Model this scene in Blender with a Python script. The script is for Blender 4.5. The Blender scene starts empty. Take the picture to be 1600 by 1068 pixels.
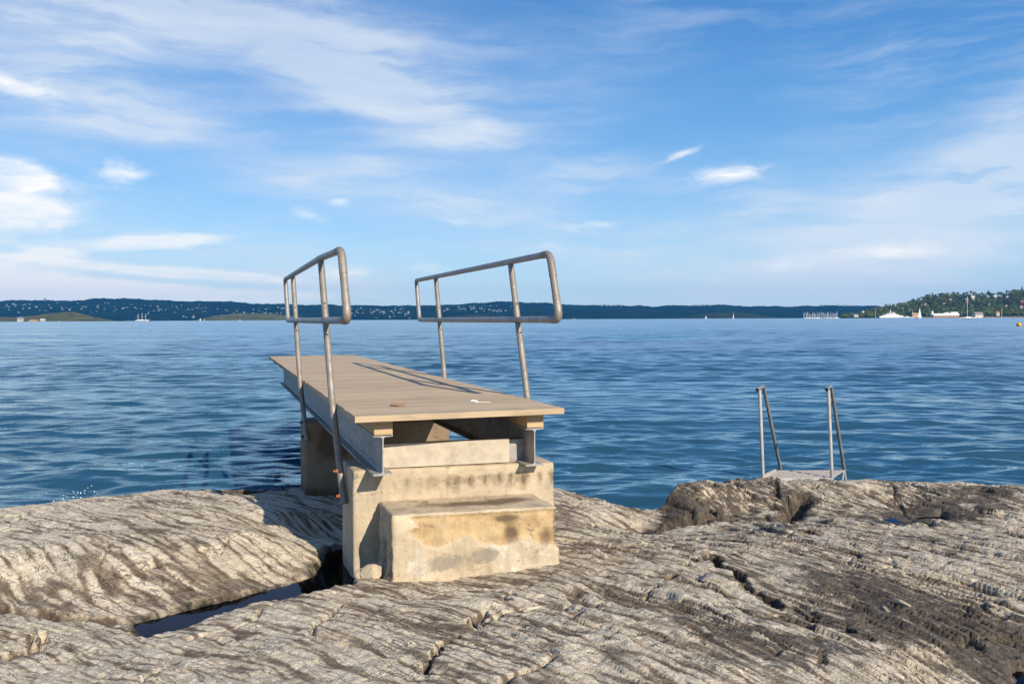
import bpy, bmesh, math, random
import numpy as np
from mathutils import Vector, Matrix

R = math.radians
rng = np.random.default_rng(7)
random.seed(7)
scn = bpy.context.scene
COL = scn.collection

# ------------------------------------------------------------------ camera numbers (photo 1600x1068)
HC, F, ROLL, HOR = 1.70, 1330.0, 0.0041, 498.4
HAZE = 5.0e-5
EXPO = .50

def unroll(px, py):
    dx, dy = px - 800.0, py - HOR
    return dx - ROLL * dy, dy + ROLL * dx

def P(px, py, z=0.0):
    """world point at height z that the photo shows at (px, py)"""
    dx, dy = unroll(px, py)
    Y = (HC - z) * F / dy
    return Vector((dx / F * Y, Y, z))

def PY(px, py, Y):
    dx, dy = unroll(px, py)
    return Vector((dx / F * Y, Y, HC - dy / F * Y))

# ------------------------------------------------------------------ noise
_perm = np.random.default_rng(3).permutation(256)
_perm = np.concatenate([_perm, _perm]).astype(np.int32)
_ang = np.random.default_rng(4).uniform(0, 2 * np.pi, 256)
_gx, _gy = np.cos(_ang), np.sin(_ang)

def pn(x, y, seed=0):
    x = np.asarray(x, float) + seed * 17.31
    y = np.asarray(y, float) + seed * 9.73
    xi = np.floor(x).astype(np.int64); yi = np.floor(y).astype(np.int64)
    xf = x - xi; yf = y - yi
    u = xf * xf * xf * (xf * (xf * 6 - 15) + 10); v = yf * yf * yf * (yf * (yf * 6 - 15) + 10)
    def g(ix, iy, fx, fy):
        h = _perm[_perm[ix & 255] + (iy & 255)]
        return _gx[h] * fx + _gy[h] * fy
    a = g(xi, yi, xf, yf); b = g(xi + 1, yi, xf - 1, yf)
    c = g(xi, yi + 1, xf, yf - 1); d = g(xi + 1, yi + 1, xf - 1, yf - 1)
    return (a + u * (b - a) + v * ((c + u * (d - c)) - (a + u * (b - a)))) * 1.5

def fbm(x, y, octv=4, seed=0, gain=.5):
    s = 0; a = 1.0; f = 1.0
    for k in range(octv):
        s = s + a * pn(x * f, y * f, seed + k * 3); a *= gain; f *= 2.03
    return s

def sstep(a, b, x):
    t = np.clip((x - a) / (b - a), 0, 1)
    return t * t * (3 - 2 * t)

def facets(x, y, seed, tilt=1.0):
    """broken facets: every cell is a little tilted plane with its own level; returns height and distance to the cell's edge"""
    xi = np.floor(x).astype(np.int64); yi = np.floor(y).astype(np.int64)
    d1 = np.full(x.shape, 9.0); d2 = np.full(x.shape, 9.0); hh = np.zeros(x.shape)
    for i in (-1, 0, 1):
        for j in (-1, 0, 1):
            cx_, cy_c = xi + i, yi + j
            k = _perm[_perm[(cx_ + seed * 7) & 255] + ((cy_c + seed * 13) & 255)]
            px_ = cx_ + .5 + .42 * np.sin(k * 12.9898); py_ = cy_c + .5 + .42 * np.sin(k * 78.233 + 1.3)
            dx, dy = x - px_, y - py_
            d = np.hypot(dx, dy)
            lev = np.sin(k * 3.77) * .5 + tilt * (np.sin(k * 5.1) * dx + np.sin(k * 9.7) * dy)
            cl = d < d1
            d2 = np.where(cl, d1, np.minimum(d2, d)); hh = np.where(cl, lev, hh); d1 = np.where(cl, d, d1)
    return hh, d2 - d1

def poly_sd(X, Yv, poly):
    """signed distance to a polygon, negative inside"""
    n = len(poly); d = np.full(X.shape, 1e9); ins = np.zeros(X.shape, bool)
    for i in range(n):
        x1, y1 = poly[i]; x2, y2 = poly[(i + 1) % n]
        ex, ey = x2 - x1, y2 - y1
        t = np.clip(((X - x1) * ex + (Yv - y1) * ey) / (ex * ex + ey * ey + 1e-12), 0, 1)
        d = np.minimum(d, np.hypot(X - x1 - t * ex, Yv - y1 - t * ey))
        c = ((y1 > Yv) != (y2 > Yv)) & (X < (x2 - x1) * (Yv - y1) / (y2 - y1 + 1e-12) + x1)
        ins ^= c
    return np.where(ins, -d, d)

def line_d(X, Yv, pts):
    d = np.full(X.shape, 1e9)
    for (x1, y1), (x2, y2) in zip(pts[:-1], pts[1:]):
        ex, ey = x2 - x1, y2 - y1
        t = np.clip(((X - x1) * ex + (Yv - y1) * ey) / (ex * ex + ey * ey + 1e-12), 0, 1)
        d = np.minimum(d, np.hypot(X - x1 - t * ex, Yv - y1 - t * ey))
    return d

# ------------------------------------------------------------------ object helpers
def tag(o, label=None, cat=None, group=None, kind=None):
    if label: o['label'] = label
    if cat: o['category'] = cat
    if group: o['group'] = group
    if kind: o['kind'] = kind
    return o

def link(o, parent=None):
    COL.objects.link(o)
    if parent: o.parent = parent
    return o

def empty(name, loc, rz=0.0):
    o = bpy.data.objects.new(name, None)
    o.location = loc; o.rotation_euler = (0, 0, rz); o.empty_display_size = .2
    return link(o)

def mesh_obj(name, verts, faces, mat=None, parent=None, smooth=False):
    me = bpy.data.meshes.new(name)
    me.from_pydata([tuple(v) for v in verts], [], faces)
    if mat: me.materials.append(mat)
    me.update()
    if smooth: me.polygons.foreach_set('use_smooth', [True] * len(me.polygons))
    return link(bpy.data.objects.new(name, me), parent)

def grid_obj(name, Xa, Ya, Za, mat, attrs=None, smooth=True):
    """2-D arrays of coordinates -> one sheet"""
    nr, nc = Xa.shape
    co = np.stack([Xa, Ya, Za], -1).reshape(-1, 3).astype(np.float32)
    idx = np.arange(nr * nc).reshape(nr, nc)
    q = np.stack([idx[:-1, :-1], idx[:-1, 1:], idx[1:, 1:], idx[1:, :-1]], -1).reshape(-1, 4)
    me = bpy.data.meshes.new(name)
    me.vertices.add(len(co)); me.vertices.foreach_set('co', co.ravel())
    me.loops.add(q.size); me.loops.foreach_set('vertex_index', q.ravel().astype(np.int32))
    me.polygons.add(len(q))
    me.polygons.foreach_set('loop_start', np.arange(0, q.size, 4, dtype=np.int32))
    me.polygons.foreach_set('use_smooth', np.full(len(q), smooth))
    me.update(calc_edges=True); me.validate()
    for k, a in (attrs or {}).items():
        at = me.attributes.new(k, 'FLOAT', 'POINT')
        at.data.foreach_set('value', np.asarray(a, np.float32).ravel())
    me.materials.append(mat)
    return link(bpy.data.objects.new(name, me))

class MB:
    """collects shapes, builds ONE mesh"""
    def __init__(s): s.v = []; s.f = []; s.sm = []
    def add(s, vs, fs, smooth=False):
        n = len(s.v); s.v += [tuple(v) for v in vs]
        s.f += [tuple(i + n for i in f) for f in fs]; s.sm += [smooth] * len(fs)
    def box(s, x0, x1, y0, y1, z0, z1, M=None):
        vs = [Vector(p) for p in ((x0,y0,z0),(x1,y0,z0),(x1,y1,z0),(x0,y1,z0),(x0,y0,z1),(x1,y0,z1),(x1,y1,z1),(x0,y1,z1))]
        if M: vs = [M @ v for v in vs]
        s.add(vs, [(0,3,2,1),(4,5,6,7),(0,1,5,4),(1,2,6,5),(2,3,7,6),(3,0,4,7)])
    def prism(s, prof, axis_pts):
        """closed 2-D profile (list of Vector offsets) swept between two points"""
        a, b = axis_pts; n = len(prof)
        vs = [a + p for p in prof] + [b + p for p in prof]
        fs = [(i, (i + 1) % n, n + (i + 1) % n, n + i) for i in range(n)]
        fs += [tuple(range(n - 1, -1, -1)), tuple(range(n, 2 * n))]
        s.add(vs, fs)
    def tube(s, pts, r, n=14, caps=True, radii=None):
        pts = [Vector(p) for p in pts]; rings = []
        prev = None
        for i, p in enumerate(pts):
            if i == 0: t = pts[1] - p
            elif i == len(pts) - 1: t = p - pts[-2]
            else: t = (pts[i + 1] - p).normalized() + (p - pts[i - 1]).normalized()
            t.normalize()
            if prev is None:
                a = Vector((0, 0, 1)) if abs(t.z) < .9 else Vector((1, 0, 0))
                e1 = t.cross(a).normalized()
            else:
                e1 = (prev - t * prev.dot(t)).normalized()
            prev = e1; e2 = t.cross(e1)
            rr = radii[i] if radii else r
            rings.append([p + (e1 * math.cos(2*math.pi*k/n) + e2 * math.sin(2*math.pi*k/n)) * rr for k in range(n)])
        vs = [v for rg in rings for v in rg]; fs = []
        for i in range(len(rings) - 1):
            for k in range(n):
                fs.append((i*n+k, i*n+(k+1)%n, (i+1)*n+(k+1)%n, (i+1)*n+k))
        s.add(vs, fs, True)
        if caps:
            m = (len(rings)-1)*n
            s.add(rings[0], [tuple(range(n-1,-1,-1))]); s.add(rings[-1], [tuple(range(n))])
    def build(s, name, mat, parent=None):
        me = bpy.data.meshes.new(name)
        me.from_pydata(s.v, [], s.f); me.update()
        me.polygons.foreach_set('use_smooth', s.sm)
        if mat: me.materials.append(mat)
        return link(bpy.data.objects.new(name, me), parent)

def bevel(o, w, seg=2):
    m = o.modifiers.new('bevel', 'BEVEL'); m.width = w; m.segments = seg; m.limit_method = 'ANGLE'
    return o

def fillet(pts, rad, n=5, closed=False):
    """round the corners of a polyline"""
    pts = [Vector(p) for p in pts]; out = []
    N = len(pts)
    for i, p in enumerate(pts):
        if not closed and i in (0, N - 1): out.append(p); continue
        a = pts[i - 1]; b = pts[(i + 1) % N]
        r = rad[i] if isinstance(rad, (list, tuple)) else rad
        p0 = p + (a - p).normalized() * r; p1 = p + (b - p).normalized() * r
        for k in range(n + 1):
            t = k / n
            out.append(p0 * (1-t)**2 + p * 2*t*(1-t) + p1 * t*t)
    return out

# ------------------------------------------------------------------ node helpers
def new_mat(name):
    m = bpy.data.materials.new(name); m.use_nodes = True
    nt = m.node_tree; nt.nodes.clear()
    return m, NT(nt)

class NT:
    def __init__(s, nt): s.nt = nt
    def n(s, typ, ins=None, **props):
        nd = s.nt.nodes.new(typ)
        for k, v in props.items(): setattr(nd, k, v)
        for k, v in (ins or {}).items(): s.set(nd.inputs[k], v)
        return nd
    def set(s, sock, v):
        if isinstance(v, bpy.types.NodeSocket): s.nt.links.new(v, sock)
        elif isinstance(v, bpy.types.Node): s.nt.links.new(v.outputs[0], sock)
        else:
            if sock.type == 'RGBA' and len(v) == 3: v = (*v, 1)
            sock.default_value = v
    def m(s, op, a, b=0.0, c=None, clamp=False):
        nd = s.n('ShaderNodeMath', operation=op, use_clamp=clamp)
        s.set(nd.inputs[0], a); s.set(nd.inputs[1], b)
        if c is not None: s.set(nd.inputs[2], c)
        return nd.outputs[0]
    def mix(s, f, a, b, blend='MIX'):
        nd = s.n('ShaderNodeMix', data_type='RGBA', blend_type=blend, clamp_factor=True)
        s.set(nd.inputs[0], f); s.set(nd.inputs[6], a); s.set(nd.inputs[7], b)
        return nd.outputs[2]
    def ramp(s, f, stops, interp='LINEAR'):
        nd = s.n('ShaderNodeValToRGB'); cr = nd.color_ramp; cr.interpolation = interp
        while len(cr.elements) > 1: cr.elements.remove(cr.elements[-1])
        for i, (p, c) in enumerate(stops):
            e = cr.elements[0] if i == 0 else cr.elements.new(p)
            e.position = p
            if not isinstance(c, (tuple, list)): c = (c, c, c)
            e.color = (*c, 1) if len(c) == 3 else c
        s.set(nd.inputs[0], f)
        return nd.outputs[0]
    def range(s, v, a, b, c=0.0, d=1.0, smooth=False):
        nd = s.n('ShaderNodeMapRange', interpolation_type='SMOOTHSTEP' if smooth else 'LINEAR')
        for i, x in enumerate((v, a, b, c, d)): s.set(nd.inputs[i], x)
        return nd.outputs[0]
    def noise(s, vec, scale, detail=4.0, rough=.55, dist=0.0, out=0):
        nd = s.n('ShaderNodeTexNoise', {'Scale': scale, 'Detail': detail, 'Roughness': rough, 'Distortion': dist})
        if vec is not None: s.set(nd.inputs['Vector'], vec)
        return nd.outputs[out]
    def mapping(s, vec, scale=(1,1,1), rot=(0,0,0), loc=(0,0,0)):
        nd = s.n('ShaderNodeMapping', {'Location': loc, 'Rotation': rot, 'Scale': scale})
        s.set(nd.inputs['Vector'], vec)
        return nd.outputs[0]
    def attr(s, name):
        return s.n('ShaderNodeAttribute', attribute_name=name).outputs['Fac']
    def obj(s): return s.n('ShaderNodeTexCoord').outputs['Object']
    def pos(s): return s.n('ShaderNodeNewGeometry').outputs['Position']
    def bump(s, h, strength=.5, dist=.01, normal=None):
        nd = s.n('ShaderNodeBump', {'Height': h, 'Strength': strength, 'Distance': dist})
        if normal is not None: s.set(nd.inputs['Normal'], normal)
        return nd.outputs[0]
    def principled(s, **ins):
        nd = s.n('ShaderNodeBsdfPrincipled')
        for k, v in ins.items(): s.set(nd.inputs[k.replace('_', ' ')], v)
        return nd
    def out(s, sh):
        o = s.n('ShaderNodeOutputMaterial'); s.set(o.inputs['Surface'], sh); return o

def plain(name, col, rough=.7, var=.25, scale=8.0, metal=0.0):
    m, t = new_mat(name)
    n = t.noise(t.obj(), scale, 5)
    c = t.mix(t.range(n, .3, .7), tuple(x * (1 - var) for x in col), tuple(min(1, x * (1 + var)) for x in col))
    t.out(t.principled(Base_Color=c, Roughness=rough, Metallic=metal))
    return m

#@@MATERIALS
# ---- rock: pale limestone lenses, grey-brown shale in the grooves, dark weathered and wet zones
def mat_rock():
    m, t = new_mat('layered_limestone')
    p = t.pos()
    band, dark, alg, soil = t.attr('band'), t.attr('dark'), t.attr('algae'), t.attr('soil')
    cv = t.n('ShaderNodeCombineXYZ'); t.set(cv.inputs[0], t.attr('along')); t.set(cv.inputs[1], t.attr('across')); sz = t.n('ShaderNodeSeparateXYZ'); t.set(sz.inputs[0], p); t.set(cv.inputs[2], sz.outputs[2])
    b = cv.outputs[0]
    n1 = t.noise(p, 9, 6, .62); n2 = t.noise(p, 42, 6, .65); n3 = t.noise(p, 2.2, 4)
    st = t.noise(t.mapping(b, (1.1, 10, 11)), 2.6, 6, .6)
    fac = t.m('ADD', band, t.m('MULTIPLY', t.m('SUBTRACT', n1, .5), .60))
    fac = t.m('ADD', fac, t.m('MULTIPLY', t.m('SUBTRACT', st, .5), 1.0))
    fac = t.m('ADD', fac, t.m('MULTIPLY', t.m('SUBTRACT', n2, .5), .36))
    col = t.ramp(fac, [(.04, (.140, .105, .068)), (.22, (.255, .20, .135)), (.36, (.355, .285, .195)), (.46, (.575, .48, .335)), (.64, (.665, .572, .41)), (.90, (.74, .65, .49))])
    col = t.mix(t.m('MULTIPLY', t.range(n3, .45, .68, smooth=True), .4), col, t.mix(.55, col, (.26, .20, .14)))
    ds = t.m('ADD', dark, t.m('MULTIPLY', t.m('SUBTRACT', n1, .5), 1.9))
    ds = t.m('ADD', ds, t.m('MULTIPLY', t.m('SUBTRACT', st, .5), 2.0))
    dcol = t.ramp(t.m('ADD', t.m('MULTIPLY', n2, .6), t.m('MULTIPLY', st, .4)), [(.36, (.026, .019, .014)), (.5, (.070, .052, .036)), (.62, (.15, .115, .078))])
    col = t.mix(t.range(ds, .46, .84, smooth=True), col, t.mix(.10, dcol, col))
    sfac = t.range(t.m('ADD', soil, t.m('MULTIPLY', t.m('SUBTRACT', n1, .5), .9)), .4, .75, smooth=True)
    col = t.mix(sfac, col, t.mix(t.range(n2, .35, .65), (.06, .042, .026), (.17, .115, .065)))
    rust = t.range(t.noise(t.mapping(p, (1, 1, 1), loc=(3, 7, 0)), 5.5, 5), .64, .76)
    col = t.mix(t.m('MULTIPLY', rust, .5), col, (.27, .135, .05))
    lich = t.range(t.noise(t.mapping(p, loc=(9, 1, 4)), 30, 3), .70, .76)
    col = t.mix(t.m('MULTIPLY', lich, .55), col, (.60, .57, .48))
    q1 = t.noise(t.mapping(b, (1.5, 11, 13)), 2.0, 3, .5, .6); q2 = t.noise(t.mapping(b, (6, 2.2, 5), (0, 0, R(14)), (5, 2, 1)), 1.6, 3, .55, .8)
    fis = t.m('SUBTRACT', 1.0, t.range(t.m('ABSOLUTE', t.m('SUBTRACT', q1, .5)), .003, .015))
    fis = t.m('MULTIPLY', fis, t.range(t.noise(t.mapping(p, loc=(1, 8, 3)), 3.0, 3), .40, .56))
    fi2 = t.m('MULTIPLY', t.m('SUBTRACT', 1.0, t.range(t.m('ABSOLUTE', t.m('SUBTRACT', q2, .5)), .001, .009)), t.range(t.noise(t.mapping(p, loc=(6, 3, 2)), 2.4, 3), .48, .62))
    fis = t.m('MAXIMUM', fis, fi2)
    col = t.mix(t.m('MULTIPLY', fis, .68), col, (.045, .034, .024))
    af = t.range(t.m('ADD', alg, t.m('MULTIPLY', t.m('SUBTRACT', n1, .5), .5)), .35, .65)
    col = t.mix(af, col, t.mix(t.range(n2, .4, .6), (.018, .017, .010), (.05, .04, .02)))
    rough = t.m('SUBTRACT', .85, t.m('MULTIPLY', t.m('MAXIMUM', af, t.m('MULTIPLY', t.range(ds, .5, .95), .45)), .42))
    h = t.m('ADD', t.m('MULTIPLY', t.noise(p, 26, 8, .62), 1.0), t.m('MULTIPLY', t.noise(t.mapping(b, (1, 5.5, 8)), 16, 6, .65), .8))
    pit = t.n('ShaderNodeTexVoronoi', {'Scale': 38.0}, feature='F1'); t.set(pit.inputs['Vector'], t.mapping(b, (1, 2.2, 3.5)))
    h = t.m('SUBTRACT', t.m('ADD', h, t.m('MULTIPLY', t.range(pit.outputs[0], 0, .35), .22)), t.m('MULTIPLY', fis, .55))
    t.out(t.principled(Base_Color=col, Roughness=rough, Normal=t.bump(h, .85, .022)))
    return m

def mat_water():
    m, t = new_mat('sea_water')
    p = t.pos()
    b1 = t.noise(t.mapping(p, (.45, 1.3, 1), (0, 0, R(6))), 6.0, 3, .5)
    b2 = t.noise(t.mapping(p, (.5, 1.2, 1), (0, 0, R(-9))), 1.3, 3, .5)
    h = t.m('ADD', t.m('MULTIPLY', b1, .16), b2)
    nrm = t.bump(h, .8, .10)
    deep = t.principled(Base_Color=(.022, .094, .152), Roughness=.9, IOR=1.33)
    t.set(deep.inputs['Specular IOR Level'], 0.0)
    tr = t.n('ShaderNodeBsdfTransparent', {'Color': (.50, .66, .66)})
    body = t.n('ShaderNodeMixShader'); t.set(body.inputs[0], .30); t.set(body.inputs[1], deep); t.set(body.inputs[2], tr)
    gust = t.noise(t.mapping(p, (.006, .03, 1), (0, 0, R(4))), 1.0, 6, .62)
    rg = t.m('MULTIPLY', t.attr('rough'), t.range(gust, .34, .66, .35, 1.6))
    gl = t.n('ShaderNodeBsdfGlossy', {'Color': (.86, 1, 1), 'Roughness': rg, 'Normal': nrm})
    fr = t.n('ShaderNodeFresnel', {'IOR': 1.54, 'Normal': nrm})
    sh = t.n('ShaderNodeMixShader'); t.set(sh.inputs[0], fr); t.set(sh.inputs[1], body); t.set(sh.inputs[2], gl)
    t.out(sh); return m

def mat_puddle():
    m, t = new_mat('still_pool_water')
    nrm = t.bump(t.noise(t.pos(), 6, 2), .08, .02)
    tr = t.n('ShaderNodeBsdfTransparent', {'Color': (.38, .30, .2)})
    gl = t.n('ShaderNodeBsdfGlossy', {'Color': (.42, .52, .76), 'Roughness': .02, 'Normal': nrm})
    fr = t.n('ShaderNodeFresnel', {'IOR': 1.22, 'Normal': nrm})
    sh = t.n('ShaderNodeMixShader'); t.set(sh.inputs[0], fr); t.set(sh.inputs[1], tr); t.set(sh.inputs[2], gl)
    t.out(sh); return m

def mat_wood(name, base=(.30, .215, .135), end=False):
    m, t = new_mat(name)
    o = t.obj()
    isl = t.n('ShaderNodeNewGeometry').outputs['Random Per Island']
    vec = t.n('ShaderNodeCombineXYZ'); sx = t.n('ShaderNodeSeparateXYZ'); t.set(sx.inputs[0], o)
    t.set(vec.inputs[0], t.m('ADD', sx.outputs[0], t.m('MULTIPLY', isl, 37.0))); t.set(vec.inputs[1], sx.outputs[1]); t.set(vec.inputs[2], sx.outputs[2])
    g = t.noise(t.mapping(vec.outputs[0], (1.6, 34, 34)), 2.2, 6, .62, .4)
    g2 = t.noise(t.mapping(vec.outputs[0], (4, 90, 60)), 2.0, 4, .6)
    bl = t.noise(o, 2.3, 5, .6)
    d = tuple(x * .52 for x in base); l = tuple(min(1, x * 1.22) for x in base)
    col = t.mix(t.range(g, .32, .68), d, l)
    grey = (.44, .365, .258)
    col = t.mix(t.m('ADD', t.m('MULTIPLY', isl, .22), t.m('MULTIPLY', t.range(bl, .35, .68), .4)), col, grey)
    col = t.mix(t.m('MULTIPLY', t.range(t.m('ADD', bl, t.m('MULTIPLY', t.m('SUBTRACT', g2, .5), .3)), .56, .72), .5), col, (.16, .115, .075))
    col = t.mix(.38, col, t.mix(isl, tuple(x * .7 for x in base), tuple(min(1, x * 1.2) for x in base)))
    h = t.m('ADD', g, t.m('MULTIPLY', g2, .5))
    t.out(t.principled(Base_Color=col, Roughness=.78, Normal=t.bump(h, .35, .006)))
    return m

def mat_steel(name='galvanised_steel', base=(.40, .41, .42), rust=.0, dirty=.5, metal=.55, rough=.48):
    m, t = new_mat(name)
    o = t.obj()
    n = t.noise(o, 26, 5, .6); n2 = t.noise(o, 7, 5, .6); n3 = t.noise(o, 110, 2)
    col = t.mix(t.range(n2, .3, .7), tuple(x * .72 for x in base), tuple(x * 1.15 for x in base))
    col = t.mix(t.m('MULTIPLY', t.range(n, .50, .62), dirty), col, (.21, .185, .15))
    col = t.mix(t.m('MULTIPLY', t.range(n3, .64, .70), .55), col, (.62, .60, .56))
    col = t.mix(t.m('MULTIPLY', t.range(t.noise(t.mapping(o, loc=(4, 2, 9)), 11, 6), .58, .70), rust), col, (.24, .10, .035))
    t.out(t.principled(Base_Color=col, Roughness=t.range(n, .3, .7, rough - .1, rough + .15), Metallic=metal, Normal=t.bump(n, .12, .003)))
    return m

def mat_concrete(name, base=(.53, .435, .30)):
    """weathered cast concrete; attribute 'patch' = fallen render (ochre), 'stain' = dark run-off"""
    m, t = new_mat(name)
    o = t.obj()
    n1 = t.noise(o, 5, 6, .6); n2 = t.noise(o, 30, 7, .65); n3 = t.noise(o, 1.6, 4)
    runs = t.noise(t.mapping(o, (9, 9, 1.0)), 2.0, 5, .6)
    N1 = t.m('ADD', t.range(n1, .3, .7, -.36, .36), t.range(n2, .3, .7, -.22, .22))
    col = t.mix(t.range(n1, .3, .7), tuple(x * .70 for x in base), tuple(min(1, x * 1.2) for x in base))
    col = t.mix(t.m('MULTIPLY', t.range(n3, .45, .65), .35), col, tuple(x * .72 for x in base))
    pale = t.range(t.m('ADD', t.attr('pale'), N1), .45, .75, smooth=True)
    col = t.mix(pale, col, t.mix(t.range(n2, .35, .65), (.43, .38, .295), (.60, .55, .44)))
    grey = t.range(t.m('ADD', t.attr('grey'), N1), .45, .78, smooth=True)
    col = t.mix(t.m('MULTIPLY', grey, .75), col, (.24, .205, .16))
    pf = t.range(t.m('ADD', t.attr('patch'), t.m('MULTIPLY', t.m('SUBTRACT', n2, .5), .5)), .42, .58)
    och = t.mix(t.range(n2, .3, .7), (.34, .215, .105), (.54, .40, .22))
    och = t.mix(t.range(t.noise(t.mapping(o, loc=(2, 5, 1)), 8, 6), .45, .66), och, (.50, .37, .20))
    col = t.mix(pf, col, och)
    sf = t.range(t.m('ADD', t.attr('stain'), N1), .30, 1.0)
    col = t.mix(t.m('MULTIPLY', sf, .88), col, (.105, .066, .036))
    col = t.mix(t.m('MULTIPLY', t.range(runs, .52, .70), .38), col, (.20, .15, .10))
    cq = t.noise(o, 2.6, 5, .6, .7)
    ck = t.m('MULTIPLY', t.m('SUBTRACT', 1.0, t.range(t.m('ABSOLUTE', t.m('SUBTRACT', cq, .5)), .0015, .007)), t.range(t.noise(t.mapping(o, loc=(3, 3, 8)), 2.5, 3), .5, .62))
    col = t.mix(t.m('MULTIPLY', ck, .7), col, (.10, .07, .045))
    spk = t.range(t.noise(o, 160, 2), .60, .72); col = t.mix(t.m('MULTIPLY', spk, .28), col, (.16, .12, .075))
    pits = t.range(t.noise(o, 75, 3), .66, .74)
    col = t.mix(t.m('MULTIPLY', pits, .55), col, (.13, .095, .06))
    h = t.m('SUBTRACT', t.m('ADD', t.m('MULTIPLY', n2, .7), t.m('MULTIPLY', t.noise(o, 90, 4, .7), .4)), t.m('MULTIPLY', pits, .6))
    t.out(t.principled(Base_Color=col, Roughness=.88, Normal=t.bump(h, .55, .012)))
    return m

def mat_forest(name, a, b, scale=.02):
    m, t = new_mat(name)
    p = t.pos()
    n = t.noise(p, scale, 7, .65); n2 = t.noise(p, scale * 9, 5, .6)
    c = t.mix(t.range(t.m('ADD', t.m('MULTIPLY', n, .6), t.m('MULTIPLY', n2, .4)), .41, .59), a, b)
    shore = t.attr('bare')
    c = t.mix(t.range(t.m('ADD', shore, t.m('MULTIPLY', t.m('SUBTRACT', n2, .5), 1.0)), .45, .65), c, (.27, .21, .155))
    t.out(t.principled(Base_Color=c, Roughness=.95, Specular_IOR_Level=0.0, Normal=t.bump(n2, .9, 8.0)))
    return m

M = {}
M['rock'] = mat_rock(); M['water'] = mat_water(); M['puddle'] = mat_puddle()
M['deck'] = mat_wood('weathered_deck_boards', (.50, .375, .235)); M['timber'] = mat_wood('timber_bearer', (.50, .35, .19))
M['tube'] = mat_steel('galvanised_tube', (.31, .30, .285), .12, .45, .4, .42)
M['tube2'] = mat_steel('worn_galvanised_tube', (.265, .24, .205), .22, .7, .3, .55)
M['beam'] = mat_steel('galvanised_beam', (.36, .35, .34), .12, .45, .25, .55)
M['cross'] = mat_steel('stained_channel', (.50, .435, .34), .22, .15, .05, .65)
M['bolt'] = plain('rusty_bolt', (.36, .10, .03), .7, .3, 60); M['bolt2'] = plain('black_bolt', (.02, .018, .016), .5, .2, 60)
M['stain_steel'] = mat_steel('stainless_pole', (.58, .55, .50), 0, .2, .35, .35)
M['grate'] = plain('aluminium_grating', (.43, .37, .31), .5, .15, 30)
M['concrete'] = mat_concrete('weathered_concrete'); M['concrete2'] = mat_concrete('shore_pier_concrete', (.27, .195, .125))
M['white'] = plain('white_paint', (.80, .80, .78), .5, .05, .5); M['dark'] = plain('dark_paint', (.03, .035, .045), .5, .2, .5)
M['glass'] = plain('dark_window', (.05, .06, .07), .2, .1, .5)
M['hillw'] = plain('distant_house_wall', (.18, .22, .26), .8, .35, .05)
M['islew'] = plain('shore_house_wall', (.52, .50, .45), .8, .1, .5)
M['sail'] = plain('pale_sail', (.62, .63, .64), .8, .1, .5); M['yellow'] = plain('yellow_buoy_paint', (.80, .36, .015), .45, .12, 4)
M['red'] = plain('red_boards', (.30, .07, .045), .8, .15, .5); M['cream'] = plain('cream_boards', (.62, .52, .36), .8, .1, .5)
M['tile'] = plain('red_roof_tiles', (.34, .15, .085), .8, .2, .5); M['greyroof'] = plain('grey_roof', (.22, .21, .21), .8, .2, .5)
M['ochre'] = plain('ochre_boards', (.55, .35, .17), .8, .15, .5); M['paleroof'] = plain('pale_metal_roof', (.62, .61, .58), .6, .1, .5)
M['craney'] = plain('yellow_steel', (.62, .48, .08), .6, .1, .5)
M['leafd'] = plain('dry_leaf', (.30, .15, .07), .8, .25, 90); M['feather'] = plain('bleached_shell', (.72, .70, .66), .7, .1, 90)
M['stone'] = plain('grey_stone', (.20, .18, .155), .85, .35, 30)
M['hill'] = mat_forest('far_forest', (.003, .008, .008), (.018, .032, .020), .006)
M['isle'] = mat_forest('island_scrub', (.07, .082, .03), (.17, .165, .075), .012)
M['isle2'] = mat_forest('dim_island_scrub', (.018, .028, .016), (.055, .066, .03), .012)  # a low island's scrub, and the ridge's sunlit patch painted lighter
M['head'] = mat_forest('headland_ground', (.02, .03, .012), (.05, .06, .025), .02)
M['trunk'] = plain('pine_bark', (.11, .06, .035), .9, .3, 2)

def mat_leaf(name, a, b):
    m, t = new_mat(name)
    n = t.noise(t.pos(), .035, 3)
    r = t.n('ShaderNodeNewGeometry').outputs['Random Per Island']
    c = t.mix(t.m('ADD', t.m('MULTIPLY', t.range(n, .3, .7), .65), t.m('MULTIPLY', r, .35)), a, b)
    t.out(t.principled(Base_Color=c, Roughness=.9, Specular_IOR_Level=0.05)); return m
M['leaf'] = mat_leaf('wood_foliage', (.038, .058, .016), (.17, .185, .05))
M['leaf2'] = mat_leaf('light_foliage', (.09, .14, .028), (.22, .26, .06))
M['needle'] = mat_leaf('pine_needles', (.026, .036, .017), (.11, .105, .04))
M['foam'] = plain('water_drops', (.85, .88, .9), .2, .02, 5)

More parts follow.
